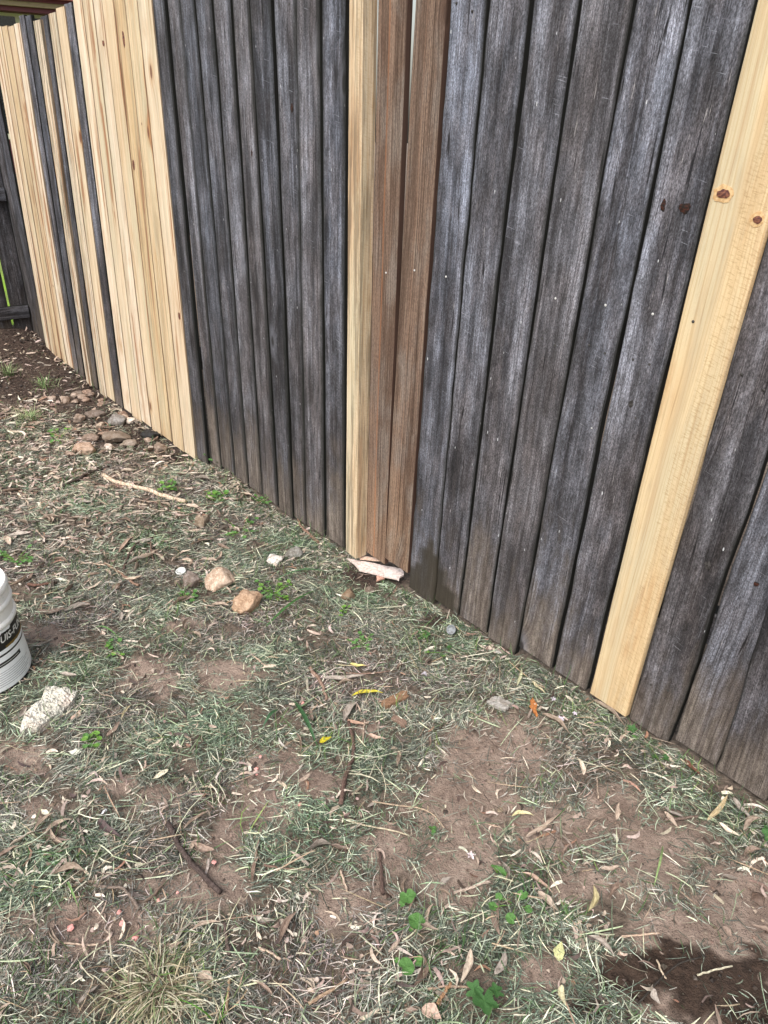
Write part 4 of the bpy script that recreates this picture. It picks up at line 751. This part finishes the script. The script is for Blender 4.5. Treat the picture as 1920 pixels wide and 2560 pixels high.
RK = [
 (216, 1119, 56, 40, (0.50, 0.34, 0.25), 'large orange tan rock at the front of the rock pile', .6),
 (273, 1119, 23, 18, (0.60, 0.52, 0.47), 'small round whitish pebble right of the orange tan rock', .8),
 (294, 1092, 52, 26, (0.24, 0.185, 0.145), 'long grey brown rock in the middle of the rock pile', .5),
 (262, 1084, 32, 18, (0.34, 0.23, 0.175), 'flat pinkish brown rock behind the whitish pebble', .5),
 (294, 1050, 38, 22, (0.26, 0.25, 0.25), 'smooth grey rock at the back of the rock pile', .6),
 (309, 1040, 24, 20, (0.30, 0.19, 0.145), 'red brown rock touching the back grey rock', .8),
 (330, 1051, 24, 14, (0.66, 0.58, 0.52), 'flat white stone chip against the fence foot', .5),
 (251, 1065, 20, 20, (0.50, 0.40, 0.32), 'upright pale tan stone in the rock pile', .9),
 (200, 1047, 28, 18, (0.37, 0.28, 0.23), 'small tan stone left of the upright pale stone', .7),
 (402, 1118, 32, 28, (0.30, 0.225, 0.18), 'brown rock under the last pale boards', .8),
 (380, 1118, 16, 18, (0.52, 0.45, 0.40), 'little pale pebble left of the brown rock by the boards', .9),
 (322, 1108, 34, 20, (0.32, 0.26, 0.22), 'angular grey tan rock at the right of the rock pile', .6),
 (221, 1094, 38, 20, (0.28, 0.20, 0.16), 'flat brown rock above the orange tan rock', .5),
 (199, 983, 26, 14, (0.22, 0.17, 0.14), 'brown stone in the dark mulch near the fence', .6),
 (228, 987, 16, 12, (0.28, 0.20, 0.165), 'small pink brown stone in the dark mulch', .7),
 (238, 1034, 36, 18, (0.20, 0.155, 0.135), 'dark brown rock at the upper edge of the rock pile', .5),
 (508, 1303, 38, 27, (0.32, 0.245, 0.18), 'tan brown oval stone alone above the white cap', .8),
 (554, 1443, 78, 52, (0.60, 0.44, 0.33), 'largest pinkish golden rock on the grass', .62),
 (479, 1452, 38, 34, (0.26, 0.21, 0.19), 'grey brown stone between the white cap and the golden rock', .9),
 (620, 1511, 70, 46, (0.54, 0.35, 0.22), 'peaked orange rock beside the green clover', .85),
 (686, 1397, 44, 30, (0.72, 0.69, 0.67), 'white chalky lump near the fence', .75),
 (736, 1383, 44, 34, (0.25, 0.25, 0.24), 'rounded grey stone behind the white chalky lump', .9),
 (869, 1484, 36, 36, (0.28, 0.19, 0.12), 'square brown stone below the timber offcut', 1.0),
 (925, 1475, 24, 22, (0.22, 0.17, 0.14), 'dark brown stone in the hollow under the timber offcut', .9),
 (1226, 1619, 20, 14, (0.60, 0.50, 0.44), 'small pinkish pebble at the fence foot', .8),
 (1247, 1627, 22, 12, (0.55, 0.54, 0.53), 'small whitish pebble beside the pinkish pebble at the fence foot', .7),
 (1890, 2240, 28, 28, (0.17, 0.11, 0.085), 'round brown clod on bare soil at the right edge', .7),
 (290, 1465, 22, 14, (0.27, 0.18, 0.13), 'small brown stone half buried below the brown twig', .6),
]
for i, (px, py, wp, hp, c, lab, fl) in enumerate(RK):
    gm = sum(c) / 3; c = tuple(0.72 * q + 0.28 * gm * m_ for q, m_ in zip(c, (1.06, 1.0, 0.92))); rock(px, py, wp, hp, c, lab, 3 + i * 1.37, fl, yaw=random.uniform(-0.5, 0.5), long_=1.25 if wp > 1.6 * hp else 1.0)
k = 0
while k < 22:
    t_ = random.random(); u = 150 + 330 * t_ + random.gauss(0, 26); v = 960 + 175 * t_ + random.gauss(12, 24)
    if G(u, v)[1] > FY - 0.05: continue
    sz = random.uniform(10, 22); o = rock(u, v, sz, sz * 0.6, random.choice([(0.33, 0.26, 0.22), (0.25, 0.20, 0.175), (0.42, 0.34, 0.29), (0.30, 0.22, 0.18)]), 'small dull stone half sunk in the dark mulch strip', 101 + k * 1.9, random.uniform(.5, .9), sink=0.5, yaw=random.uniform(0, 6)); o['group'] = 'small stones in the mulch by the fence'; k += 1
rock(376, 1085, 46, 28, (0.035, 0.035, 0.037), 'black charred lump against the pale boards', 71.3, .7, name='charcoal_lump', cat='charcoal')
plank('flat_stone', [(1213, 1763), (1236, 1750), (1283, 1768), (1262, 1784)], 0.010, (0.36, 0.345, 0.33), 'flat grey stone left of the orange bark flake', 'stone', 0.006, 0.003, 2, mat=M_STONE)
# crumbly slab by the bucket
def slab():
    poly = [(119, 1729), (140, 1731), (162, 1735), (197, 1741), (187, 1764), (162, 1787), (120, 1818), (95, 1836), (76, 1832), (50, 1845), (66, 1801), (88, 1776), (113, 1755)]
    P = np.array([G(*p) for p in poly]); c = P.mean(0); import bmesh; bm = bmesh.new()
    vs = [bm.verts.new(Vector(p - c)) for p in P]; f = bm.faces.new(vs); bmesh.ops.triangulate(bm, faces=[f]); bmesh.ops.subdivide_edges(bm, edges=bm.edges[:], cuts=5, use_grid_fill=True)
    bmesh.ops.triangulate(bm, faces=bm.faces[:])
    rim = {v for e in bm.edges if e.is_boundary for v in e.verts}
    bot = {}
    for v in list(bm.verts):
        w_ = Vector(c) + v.co; h = 0.032 + 0.012 * mnoise.noise(w_ * 40) + 0.008 * mnoise.noise(w_ * 110); v.co.z = float(ground(w_.x, w_.y)) - c[2] + (h if v not in rim else h * 0.75)
        if v in rim: v.co.x += 0.006 * mnoise.noise(w_ * 60); v.co.y += 0.006 * mnoise.noise(w_ * 60 + Vector((5, 5, 5)))
    be = [e for e in bm.edges if e.is_boundary]; ex = bmesh.ops.extrude_edge_only(bm, edges=be)
    for v in ex['geom']:
        if isinstance(v, bmesh.types.BMVert): v.co.z = float(ground(c[0] + v.co.x, c[1] + v.co.y)) - c[2] - 0.004
    bmesh.ops.recalc_face_normals(bm, faces=bm.faces[:])
    me = bpy.data.meshes.new('plaster_slab'); bm.to_mesh(me); bm.free()
    t = NT('crumbly_plaster'); p = t.objpos(); n = t.noise(p, 55, 5, 0.75); v_ = t.voro(p, 120).outputs['Distance']
    cc = t.mix(t.ramp(n, 0.35, 0.6), (0.50, 0.47, 0.40), (0.72, 0.70, 0.63)); cc = t.mix(t.ramp(t.noise(p, 22, 3), 0.55, 0.7, 0, 0.4), cc, (0.62, 0.42, 0.36)); cc = t.mix(t.ramp(v_, 0.1, 0.25, 0.22, 0), cc, (0.16, 0.14, 0.10))
    t.bump(t.math('ADD', n, v_), 1.0, 0.008); me.materials.append(t.color(cc, 0.9, 0.2))
    o = bpy.data.objects.new('plaster_slab', me); COL.objects.link(o); o.location = c; tag(o, 'crumbly yellowish white slab of plaster on the grass by the bucket', 'rubble')
slab()
# ------------------------------------------------------------------ bucket
BC = (-2.08, 0.141); bz = float(ground(*BC))
def bucket():
    b = empty('bucket', (BC[0], BC[1], bz), 'dirty white plastic bucket with a black label band at the left edge', 'bucket')
    t = NT('white_plastic'); p = t.objpos(); n = t.noise(p, 18, 5, 0.7); n2 = t.noise(p, 90, 4, 0.7)
    c = t.mix(t.ramp(n, 0.5, 0.72, 0, 0.5), (0.90, 0.89, 0.86), (0.68, 0.64, 0.57)); c = t.mix(t.ramp(n2, 0.6, 0.7, 0, 0.5), c, (0.20, 0.17, 0.14)); wp = t.color(c, 0.45, 0.4)
    t = NT('paper_label'); p = t.objpos(); n = t.noise(p, 25, 5, 0.7); n2 = t.noise(p, 140, 3, 0.7)
    c = t.mix(t.ramp(n, 0.45, 0.7, 0, 0.35), (0.90, 0.92, 0.94), (0.74, 0.74, 0.73)); c = t.mix(t.ramp(n2, 0.62, 0.72, 0, 0.4), c, (0.3, 0.28, 0.26)); lab = t.color(c, 0.6, 0.3)
    blk = plain('label_black', (0.012, 0.011, 0.011), 0.5, 0.4); gold = plain('label_gold', (0.20, 0.12, 0.02), 0.5, 0.4, 60, 0.8, (0.02, 0.015, 0.01)); grey = plain('label_print', (0.18, 0.18, 0.20), 0.6, 0.3); whi = plain('label_white', (0.75, 0.75, 0.72), 0.6, 0.3)
    R = lambda z: 0.1395 - 0.0105 * min(z / 0.2, 1.0) if z < 0.2 else 0.1285
    m = MB(); m.lathe([(0.001, 0.004), (0.135, 0.004), (0.1395, 0.008)] + [(R(z), z) for z in np.linspace(0.012, 0.2, 8)] + [(0.1285, 0.212), (0.1285, 0.325), (0.1265, 0.333), (0.122, 0.333), (0.1225, 0.2), (0.12, 0.02), (0.001, 0.02)], 72); m.build('pail', wp, b, True)
    for z, r in ((0.215, 0.1335), (0.268, 0.1325), (0.312, 0.1305)):
        m = MB(); m.lathe([(0.1283, z - 0.004), (r, z - 0.002), (r + 0.0012, z + 0.004), (r, z + 0.012), (0.1283, z + 0.016)], 72); m.build('rim_rib', wp, b, True)
    A0, A1 = math.radians(-60), math.radians(122)
    def sleeve(name, z0, z1, off, mat, a0=A0, a1=A1, jag=0.0, par=None, n=48):
        k = 4; m = MB(); zs = np.linspace(z0, z1, k); vs = []
        for i in range(n + 1):
            a = a0 + (a1 - a0) * i / n
            for jx, z in enumerate(zs):
                zz_ = z + (jag * random.uniform(-1, 1) if jx in (0, k - 1) else 0); r = R(zz_) + off; vs.append((r * math.cos(a), r * math.sin(a), zz_))
        fs = [(i * k + j, (i + 1) * k + j, (i + 1) * k + j + 1, i * k + j + 1) for i in range(n) for j in range(k - 1)]; m.add(vs, fs); return m.build(name, mat, par or b, True)
    L_ = sleeve('label', 0.02, 0.205, 0.0008, lab, jag=0.0008)
    sleeve('base_band', 0.006, 0.0185, 0.0006, blk, 0, 2 * math.pi)
    sleeve('black_band', 0.149, 0.206, 0.0014, blk, par=L_); sleeve('gold_flash', 0.149, 0.157, 0.0018, gold, math.radians(30), math.radians(95), 0.001, L_)
    sleeve('thin_line', 0.130, 0.136, 0.0014, blk, par=L_)
    # torn paper corner over the band
    sleeve('torn_corner', 0.199, 0.2125, 0.0022, lab, math.radians(-20), math.radians(46), 0.003, L_, 20)
    def wrap(txt, size, a_end, z0, mat, off, shear=0.0, name='lettering', a_start=None):
        cu = bpy.data.curves.new('txt', 'FONT'); cu.body = txt; cu.size = size; cu.shear = shear; cu.resolution_u = 2; cu.offset = size * 0.02; ob = bpy.data.objects.new('txt', cu); COL.objects.link(ob)
        bpy.context.view_layer.update(); me = bpy.data.meshes.new_from_object(ob.evaluated_get(bpy.context.evaluated_depsgraph_get())); bpy.data.objects.remove(ob)
        import bmesh; bm = bmesh.new(); bm.from_mesh(me); bmesh.ops.triangulate(bm, faces=bm.faces[:]); 
        for _ in range(2): bmesh.ops.subdivide_edges(bm, edges=[e for e in bm.edges if e.calc_length() > size * 0.15], cuts=1)
        bmesh.ops.triangulate(bm, faces=bm.faces[:]); wd = max(v.co.x for v in bm.verts)
        for v in bm.verts:
            z = z0 + v.co.y; r = R(z) + off; a = (a_end - (wd - v.co.x) / 0.131) if a_start is None else a_start + v.co.x / 0.131; v.co = (r * math.cos(a), r * math.sin(a), z)
        bm.to_mesh(me); bm.free(); me.materials.clear(); me.materials.append(mat); o = bpy.data.objects.new(name, me); COL.objects.link(o); o.parent = L_; return o
    wrap('UIS-FUN', 0.0305, math.radians(75), 0.172, whi, 0.0026, 0.25)
    sleeve('black_box', 0.098, 0.112, 0.0014, blk, math.radians(5), math.radians(50), 0, L_); sleeve('box_line', 0.104, 0.1055, 0.0018, whi, math.radians(10), math.radians(46), 0, L_)
    for k in range(7): sleeve('print_line', 0.034 + k * 0.0075, 0.0352 + k * 0.0075, 0.0014, grey, math.radians(-10), math.radians(52 + 6 * (k % 3)), 0, L_)
    m = MB(); vs, fs, _ = frame_tube([(0.133 * math.cos(a), 0.133 * math.sin(a), 0.30 - 0.10 * math.sin((a - math.radians(-150)) / math.radians(180) * math.pi)) for a in np.linspace(math.radians(-150), math.radians(30), 20)], [0.002] * 20, 6); m.add(vs, fs); m.build('handle', plain('wire', (0.4, 0.4, 0.4), 0.35, 0.6), b, True)
bucket()
# ------------------------------------------------------------------ caps and scraps
def cap(px, py, r, h, col, label, name, tilt=(0, 0), lift=0.012):
    c = G(px, py); m = MB(); m.lathe([(0.0005, h * 0.25), (r * 0.7, h * 0.25), (r * 0.78, h * 0.35), (r * 0.8, h), (r * 0.97, h), (r, h * 0.85), (r * 0.96, 0.0), (0.0005, 0.0)], 28)
    o = m.build(name, M_BIT, None, True, (c[0], c[1], c[2] + lift)); o.rotation_euler = (tilt[0], tilt[1], 0); return tag(o, label, 'cap', col=col)
cap(454, 1437, 0.020, 0.009, (0.66, 0.69, 0.68), 'round white plastic cap left of the grey brown stone', 'plastic_cap', (0.2, 0.1))
cap(1130, 1586, 0.0165, 0.012, (0.25, 0.27, 0.29), 'round grey hollow cap standing by the fence foot', 'plastic_cap', (0.9, 0.15), 0.018)
def bit(px, py, spx, col, label, name, cat, group=None, seed=1, flat=0.5, mat=None):
    o = rock(px, py, spx, spx * 0.6, col, label, seed, flat, name, mat or M_BIT, cat, 0.8, random.uniform(0, 6), 0.0); o.location.z += 0.006
    if group: o['group'] = group
    return o
for i, (u, v, s) in enumerate([(177, 2323, 17), (308, 2314, 17), (300, 2284, 12), (340, 2350, 13), (535, 2160, 14), (445, 2236, 8), (652, 1896, 10), (642, 1926, 9), (642, 1940, 8), (397, 2255, 10), (757, 1760, 14), (750, 2016, 12)]):
    bit(u, v, s * 0.85, (0.72, 0.34, 0.31), 'small bright pink crumb lying on the soil', 'pink_crumb', 'crumb', 'pink crumbs on the soil', 20 + i * 1.3)
def flake(px, py, l, w_, ang, col, label, name, cat, mesh=4, lift=0.015):
    c = G(px, py); a = np.array([math.cos(ang), math.sin(ang), 0]) * l / 2; return place_leaf(LEAVES[mesh], c + a, c - a, w_, col, label, None, name, lift, 0.15, cat)
flake(190, 1890, 0.034, 0.02, 0.9, (0.72, 0.72, 0.62), 'white paint flake on the grass left of centre', 'paint_flake', 'scrap')
flake(403, 1947, 0.045, 0.014, 1.7, (0.72, 0.68, 0.52), 'long cream paint flake above the thick dark stick', 'paint_flake', 'scrap')
flake(262, 2040, 0.018, 0.008, 1.9, (0.75, 0.78, 0.82), 'tiny bluish white scrap above the dark purplish leaf', 'paint_flake', 'scrap')
flake(115, 2040, 0.026, 0.013, 0.4, (0.72, 0.69, 0.55), 'cream paint flake on top of the long tan leaf at left', 'paint_flake', 'scrap')
flake(205, 1180, 0.06, 0.02, 0.6, (0.80, 0.76, 0.70), 'bright white wood flake in the litter left of the peeled pale stick', 'paint_flake', 'scrap')
flake(178, 1180, 0.03, 0.024, 0.2, (0.80, 0.78, 0.74), 'small square white flake in the litter beside the black stick', 'paint_flake', 'scrap')
flake(235, 1953, 0.03, 0.012, 0.7, (0.42, 0.35, 0.33), 'pinkish grey wrapper scrap left of the cream paint flake', 'wrapper', 'scrap', 5)
flake(1058, 1700, 0.02, 0.016, 0.5, (0.42, 0.40, 0.45), 'greyish purple scrap right of the long grey gum leaf', 'wrapper', 'scrap', 5)
for u, v, l, lab in ((1400, 1807, .022, 'larger purple white petals beside the curved tan leaf'), (1435, 1793, .015, 'small purple white petals right of the larger petals'), (1382, 1757, .016, 'white petal scrap below the specked cream leaf'), (1176, 2149, .02, 'torn white curl of petals on bare soil')):
    f_ = empty('fallen_petals', G(u, v), lab, 'flower'); f_.location.z += 0.01
    for k in range(5):
        o = bpy.data.objects.new('petal', LEAVES[4]); COL.objects.link(o); o.parent = f_; a = k * 1.256 + u; o.location = (math.cos(a) * l * 0.3, math.sin(a) * l * 0.3, 0.003); o.rotation_euler = (random.uniform(-0.4, 0.4), random.uniform(-0.6, 0.1), a); o.scale = (l * 0.6, l * 1.1, l); o.color = (0.66, 0.60, 0.70, 1) if u > 1200 else (0.75, 0.66, 0.68, 1)
# ------------------------------------------------------------------ green plants
def green_mat(name, c0, c1):
    t = NT(name); tc = t.n.new('ShaderNodeUVMap'); tc.uv_map = 'leaf'; n = t.noise(t.objpos(), 45, 4, 0.7); sp = t.n.new('ShaderNodeSeparateXYZ'); t.t.links.new(tc.outputs[0], sp.inputs[0])
    rib = t.ramp(t.math('ABSOLUTE', t.math('SUBTRACT', sp.outputs[1], 0.5)), 0.01, 0.04, 0.4, 0); c = t.mix(t.ramp(n, 0.35, 0.65), c0, c1); c = t.mix(rib, c, tuple(x_ * 1.6 for x_ in c1)); t.bump(n, 0.5, 0.003)
    t.b.inputs['Transmission Weight'].default_value = 0.0; return t.color(c, 0.5, 0.4)
GM = green_mat('weed_leaf', (0.055, 0.14, 0.035), (0.11, 0.25, 0.06)); GD = green_mat('dark_leaf', (0.03, 0.09, 0.024), (0.06, 0.155, 0.04)); GL = green_mat('fresh_leaf', (0.09, 0.20, 0.03), (0.16, 0.32, 0.05))
def round_leaf(name, lobes=0, mat=GM, seed=0, deep=0.12):
    rs = random.Random(seed); n, m = 40, 5; vs = [(0, 0, 0)]; uv = [(0, 0.5)]; fs = []
    for j in range(1, m + 1):
        for i in range(n):
            a = 2 * math.pi * i / n; r = 1.0 - 0.55 * math.exp(-((min(a, 2 * math.pi - a)) / 0.28) ** 2)
            if lobes: r *= 1 - deep * (0.5 + 0.5 * math.cos(lobes * a))
            r *= (1 + 0.03 * math.sin(17 * a + seed)) * j / m; x_, y_ = r * math.cos(a), r * math.sin(a); vs.append((x_, y_, 0.16 * r * r + 0.07 * math.sin(3 * a + seed) * r + 0.05 * math.cos(lobes * a if lobes else 5 * a) * r)); uv.append((r, 0.5 + 0.5 * math.sin((lobes or 7) * a / 2)))
    for i in range(n): fs.append((0, 1 + i, 1 + (i + 1) % n))
    for j in range(m - 1):
        for i in range(n): a = 1 + j * n; fs.append((a + i, a + n + i, a + n + (i + 1) % n, a + (i + 1) % n))
    me = bpy.data.meshes.new(name); me.from_pydata(vs, [], fs); me.materials.append(mat); me.polygons.foreach_set('use_smooth', [True] * len(me.polygons)); put_uv(me, 'leaf', uv); return me
RL = [round_leaf('round_leaf', 0, GM, 1), round_leaf('round_leaf', 5, GM, 2, 0.10), round_leaf('lobed_leaf', 5, GD, 3, 0.35), round_leaf('round_leaf', 0, GL, 4)]
def weed(px, py, leaves, label, cat='weed', name='broadleaf_weed'):
    """leaves: (du, dv, radius in m, height in m, mesh)"""
    c = G(px, py); o = empty(name, c, label, cat); st = MB()
    for du, dv, r, h, mi in leaves:
        p = G(px + du, py + dv) - c; p[2] += h; e = bpy.data.objects.new('leaf', RL[mi]); COL.objects.link(e); e.parent = o; e.location = p; e.scale = (r, r, r); e.rotation_euler = (random.uniform(-0.35, 0.35), random.uniform(-0.35, 0.35), random.uniform(0, 6.28))
        vs, fs, _ = frame_tube([(0, 0, -0.002), tuple(p * np.array([0.5, 0.5, 0.6])), tuple(p)], [0.0012, 0.001, 0.0008], 5); st.add(vs, fs)
    st.build('stem', GL, o, True); put_uv(o.children[-1].data, 'leaf', [(0, 0.2)] * len(st.v)); return o
weed(1018, 2262, [(0, -4, .0185, .022, 1), (-14, 6, .007, .012, 0)], 'round green leaf under the dark brown twig, highest of the lower column')
weed(1040, 2321, [(0, 0, .0185, .022, 1), (-12, 12, .006, .012, 0)], 'round green leaf touching the upright tan leaf')
weed(1016, 2430, [(-2, 2, .016, .02, 0), (30, -16, .011, .014, 1), (-25, -22, .005, .01, 0)], 'pair of round green leaves low in the middle of the grass')
weed(1208, 2512, [(0, 10, .027, .026, 2), (-25, -22, .018, .02, 2), (30, -18, .016, .022, 2)], 'big dark lobed green leaf at the bottom edge')
weed(1290, 2262, [(14, -12, .012, .016, 0), (-60, 20, .011, .02, 1), (-15, 45, .011, .014, 0), (30, 20, .008, .012, 0), (-45, -10, .008, .014, 1)], 'loose patch of green leaves right of the sickle shaped leaf')
weed(1910, 2110, [(8, 0, .02, .03, 2), (4, -22, .012, .02, 2)], 'dark green leaf cut by the right edge')
weed(684, 1487, [(random.uniform(-45, 45), random.uniform(-22, 22), random.uniform(.006, .010), random.uniform(.012, .035), random.choice([0, 3, 0])) for _ in range(26)], 'clump of green clover right of the peaked orange rock')
weed(860, 1536, [(random.uniform(-14, 14), random.uniform(-16, 16), .006, random.uniform(.012, .03), 3) for _ in range(9)], 'small bright green sprout below the square brown stone')
weed(900, 1612, [(random.uniform(-32, 32), random.uniform(-18, 18), .0075, random.uniform(.01, .025), random.choice([0, 1])) for _ in range(12)], 'low green weed left of the grey cap in the grass')
weed(1057, 1600, [(random.uniform(-14, 14), random.uniform(-18, 18), .008, random.uniform(.01, .03), 2) for _ in range(7)], 'dark green weed just left of the grey cap')
weed(1122, 1634, [(0, -4, .012, .02, 2), (-16, 16, .009, .016, 1), (-55, 4, .009, .012, 3)], 'green leaves below the grey cap')
weed(533, 1154, [(random.uniform(-18, 18), random.uniform(-18, 18), .012, random.uniform(.01, .06), random.choice([0, 1])) for _ in range(6)], 'grey green weed at the foot of the first dark palings')
weed(422, 1226, [(random.uniform(-22, 22), random.uniform(-14, 14), .011, random.uniform(.01, .035), random.choice([3, 0])) for _ in range(14)], 'bright green weed right of the middle of the peeled stick')
weed(540, 1254, [(random.uniform(-28, 28), random.uniform(-16, 16), .011, random.uniform(.01, .035), random.choice([3, 0])) for _ in range(16)], 'bright green weed between the stick end and the fence')
weed(655, 1258, [(random.uniform(-25, 25), random.uniform(-10, 10), .010, random.uniform(.01, .03), random.choice([2, 0])) for _ in range(10)], 'dark green weed hugging the dark palings')
weed(150, 1100, [(random.uniform(-28, 28), random.uniform(-18, 18), .011, random.uniform(.01, .04), random.choice([3, 0])) for _ in range(16)], 'green weed left of the orange tan rock')
weed(605, 1330, [(random.uniform(-40, 40), random.uniform(-25, 25), .009, random.uniform(.008, .025), random.choice([1, 0])) for _ in range(16)], 'scattered green weed above the white chalky lump')
weed(470, 1505, [(random.uniform(-30, 30), random.uniform(-12, 12), .008, random.uniform(.008, .03), random.choice([1, 0])) for _ in range(10)], 'green weed below the grey brown stone')
weed(285, 1625, [(random.uniform(-25, 25), random.uniform(-22, 22), .008, random.uniform(.008, .03), random.choice([3, 0])) for _ in range(10)], 'green sprout right of the white bucket')
weed(226, 1860, [(random.uniform(-28, 28), random.uniform(-24, 24), .008, random.uniform(.008, .03), random.choice([3, 0])) for _ in range(12)], 'green sprout below the crumbly slab')
weed(1647, 1903, [(-12, 0, .011, .016, 2), (14, 2, .011, .016, 2)], 'pair of dark green leaves in the grass by the right palings')
weed(1577, 1836, [(0, 0, .014, .02, 2), (6, 14, .007, .012, 0)], 'dark green leaf at the foot of the broad yellow paling')
weed(1085, 1500 + 585, [(random.uniform(-10, 10), random.uniform(-8, 8), .005, .01, 0) for _ in range(4)], 'tiny green sprout at the edge of the bare soil track')
weed(1245, 2185, [(random.uniform(-14, 14), random.uniform(-10, 10), .006, .012, 1) for _ in range(6)], 'little dark green sprout at the pale stick end')
weed(40, 1400, [(random.uniform(-40, 40), random.uniform(-20, 20), .010, random.uniform(.01, .03), random.choice([1, 0])) for _ in range(14)], 'green weed above the bucket at the left edge')
# grass tuft, shoots and broad blades
def blades(name, px, py, n, L, spread, cols, label, cat, wd=(0.0015, 0.0032), lean=0.9, seed=1, mess=0.35):
    c = G(px, py); rs = np.random.default_rng(seed); V = []; Fs = []; T = []
    for k in range(n):
        a = rs.uniform(0, 6.28); rad = abs(rs.normal(0, spread)); b = np.array([math.cos(a + rs.normal(0, .6)) * rad, math.sin(a + rs.normal(0, .6)) * rad, -0.004]); b[2] += float(ground(c[0] + b[0], c[1] + b[1])) - c[2]
        ln = L * rs.uniform(0.45, 1.15); le = abs(rs.normal(lean, 0.35)); a += rs.normal(0, mess); dr = np.array([math.cos(a), math.sin(a), 0]); sd_ = np.array([-dr[1], dr[0], 0]); w_ = rs.uniform(*wd); col = np.array(cols[rs.integers(len(cols))]) * rs.uniform(0.8, 1.2)
        k0 = len(V); m = 6
        for i in range(m + 1):
            s = i / m; th_ = 0.25 + le * s; p = b + (dr * math.sin(th_ * 0.8) + np.array([0, 0, math.cos(th_)])) * ln * s; hw = w_ * (1 - s ** 2 * 0.9) * 0.5; V += [p - sd_ * hw, p + sd_ * hw]; T += [(*(col * (1.25 - mess * 0.6 + (0.1 + mess * 0.5) * s)), 1)] * 2
        Fs += [(k0 + 2 * i, k0 + 2 * i + 1, k0 + 2 * i + 3, k0 + 2 * i + 2) for i in range(m)]
    o = mk(name, V, Fs, M_BLADE, None, True, c); at = o.data.attributes.new('tint', 'FLOAT_COLOR', 'POINT'); at.data.foreach_set('color', np.array(T, dtype=np.float32).ravel()); return tag(o, label, cat)
blades('grass_tuft', 390, 2480, 1100, 0.08, 0.046, [(0.66, 0.59, 0.42), (0.48, 0.41, 0.27), (0.30, 0.27, 0.16), (0.16, 0.21, 0.09), (0.20, 0.27, 0.12), (0.68, 0.63, 0.48), (0.11, 0.08, 0.05), (0.2, 0.14, 0.09)], 'dry straw coloured grass tuft at the bottom left', 'grass tuft', (0.0012, 0.0032), 1.45, seed=3, mess=1.5)
blades('grass_shoot', 544, 2556, 7, 0.10, 0.004, [(0.12, 0.30, 0.04), (0.17, 0.36, 0.06)], 'tall bright green grass shoot at the bottom edge', 'grass', (0.003, 0.005), 0.15, 5)
blades('grass_tuft', 110, 968, 60, 0.11, 0.028, [(0.10, 0.20, 0.06), (0.20, 0.28, 0.12), (0.35, 0.38, 0.22)], 'small green grass tuft in the dark mulch at left', 'grass tuft', (0.003, 0.005), 0.8, 6)
blades('grass_tuft', 20, 940, 60, 0.13, 0.028, [(0.14, 0.22, 0.08), (0.24, 0.30, 0.15)], 'grass tuft cut by the left edge in the mulch', 'grass tuft', (0.003, 0.005), 0.6, 7)
blades('grass_tuft', 75, 1050, 90, 0.11, 0.035, [(0.12, 0.22, 0.07), (0.24, 0.30, 0.15), (0.4, 0.42, 0.25)], 'loose grass tuft left of the rock pile', 'grass tuft', (0.003, 0.005), 0.9, 8)
def broad(pts, w_, label, col, lift=0.02):
    P = [G(*p) for p in pts]; P = [P[0] + (P[1] - P[0]) * s for s in np.linspace(0, 1, 12)] if len(P) == 2 else P; c = np.mean(P, 0); V = []; Fs = []; n = len(P)
    for i, p in enumerate(P):
        d = P[min(i + 1, n - 1)] - P[max(i - 1, 0)]; d /= np.linalg.norm(d); s_ = np.array([-d[1], d[0], 0]); f = i / (n - 1); hw = w_ * 0.5 * max(0.05, math.sin(math.pi * (0.12 + 0.88 * f)) ** 0.7); z = lift * (0.4 + math.sin(f * 3.1)); q = p - c + np.array([0, 0, z]); V += [q - s_ * hw + np.array([0, 0, hw * .5]), q, q + s_ * hw + np.array([0, 0, hw * .5])]
    for i in range(n - 1):
        for j in range(2): a = i * 3 + j; Fs.append((a, a + 3, a + 4, a + 1))
    o = mk('loose_grass_leaf', V, Fs, M_BLADE, None, True, c); at = o.data.attributes.new('tint', 'FLOAT_COLOR', 'POINT'); at.data.foreach_set('color', np.array([(*col, 1)] * len(V), dtype=np.float32).ravel()); return tag(o, label, 'grass blade')
broad([(736, 1760), (793, 1872)], 0.012, 'broad dark green grass blade beside the short yellow leaf', (0.04, 0.105, 0.04))
broad([(665, 1572), (790, 1480)], 0.010, 'broad dark green grass blade slanting below the clover', (0.05, 0.13, 0.035))
broad([(690, 1455), (830, 1440)], 0.008, 'broad green grass blade arching behind the clover', (0.06, 0.14, 0.06), 0.03)
broad([(700, 1780), (655, 1830)], 0.010, 'second dark green blade left of the blade by the short yellow leaf', (0.035, 0.095, 0.04))
broad([(240, 1572), (300, 1602)], 0.007, 'bright green grass blade right of the bucket', (0.14, 0.26, 0.09))
broad([(168, 2216), (198, 2277)], 0.005, 'bright green blade standing on bare soil at lower left', (0.18, 0.30, 0.10), 0.03)
broad([(1655, 2122), (1632, 2225)], 0.005, 'single pale green grass stalk on bare soil at right', (0.26, 0.36, 0.15), 0.02)
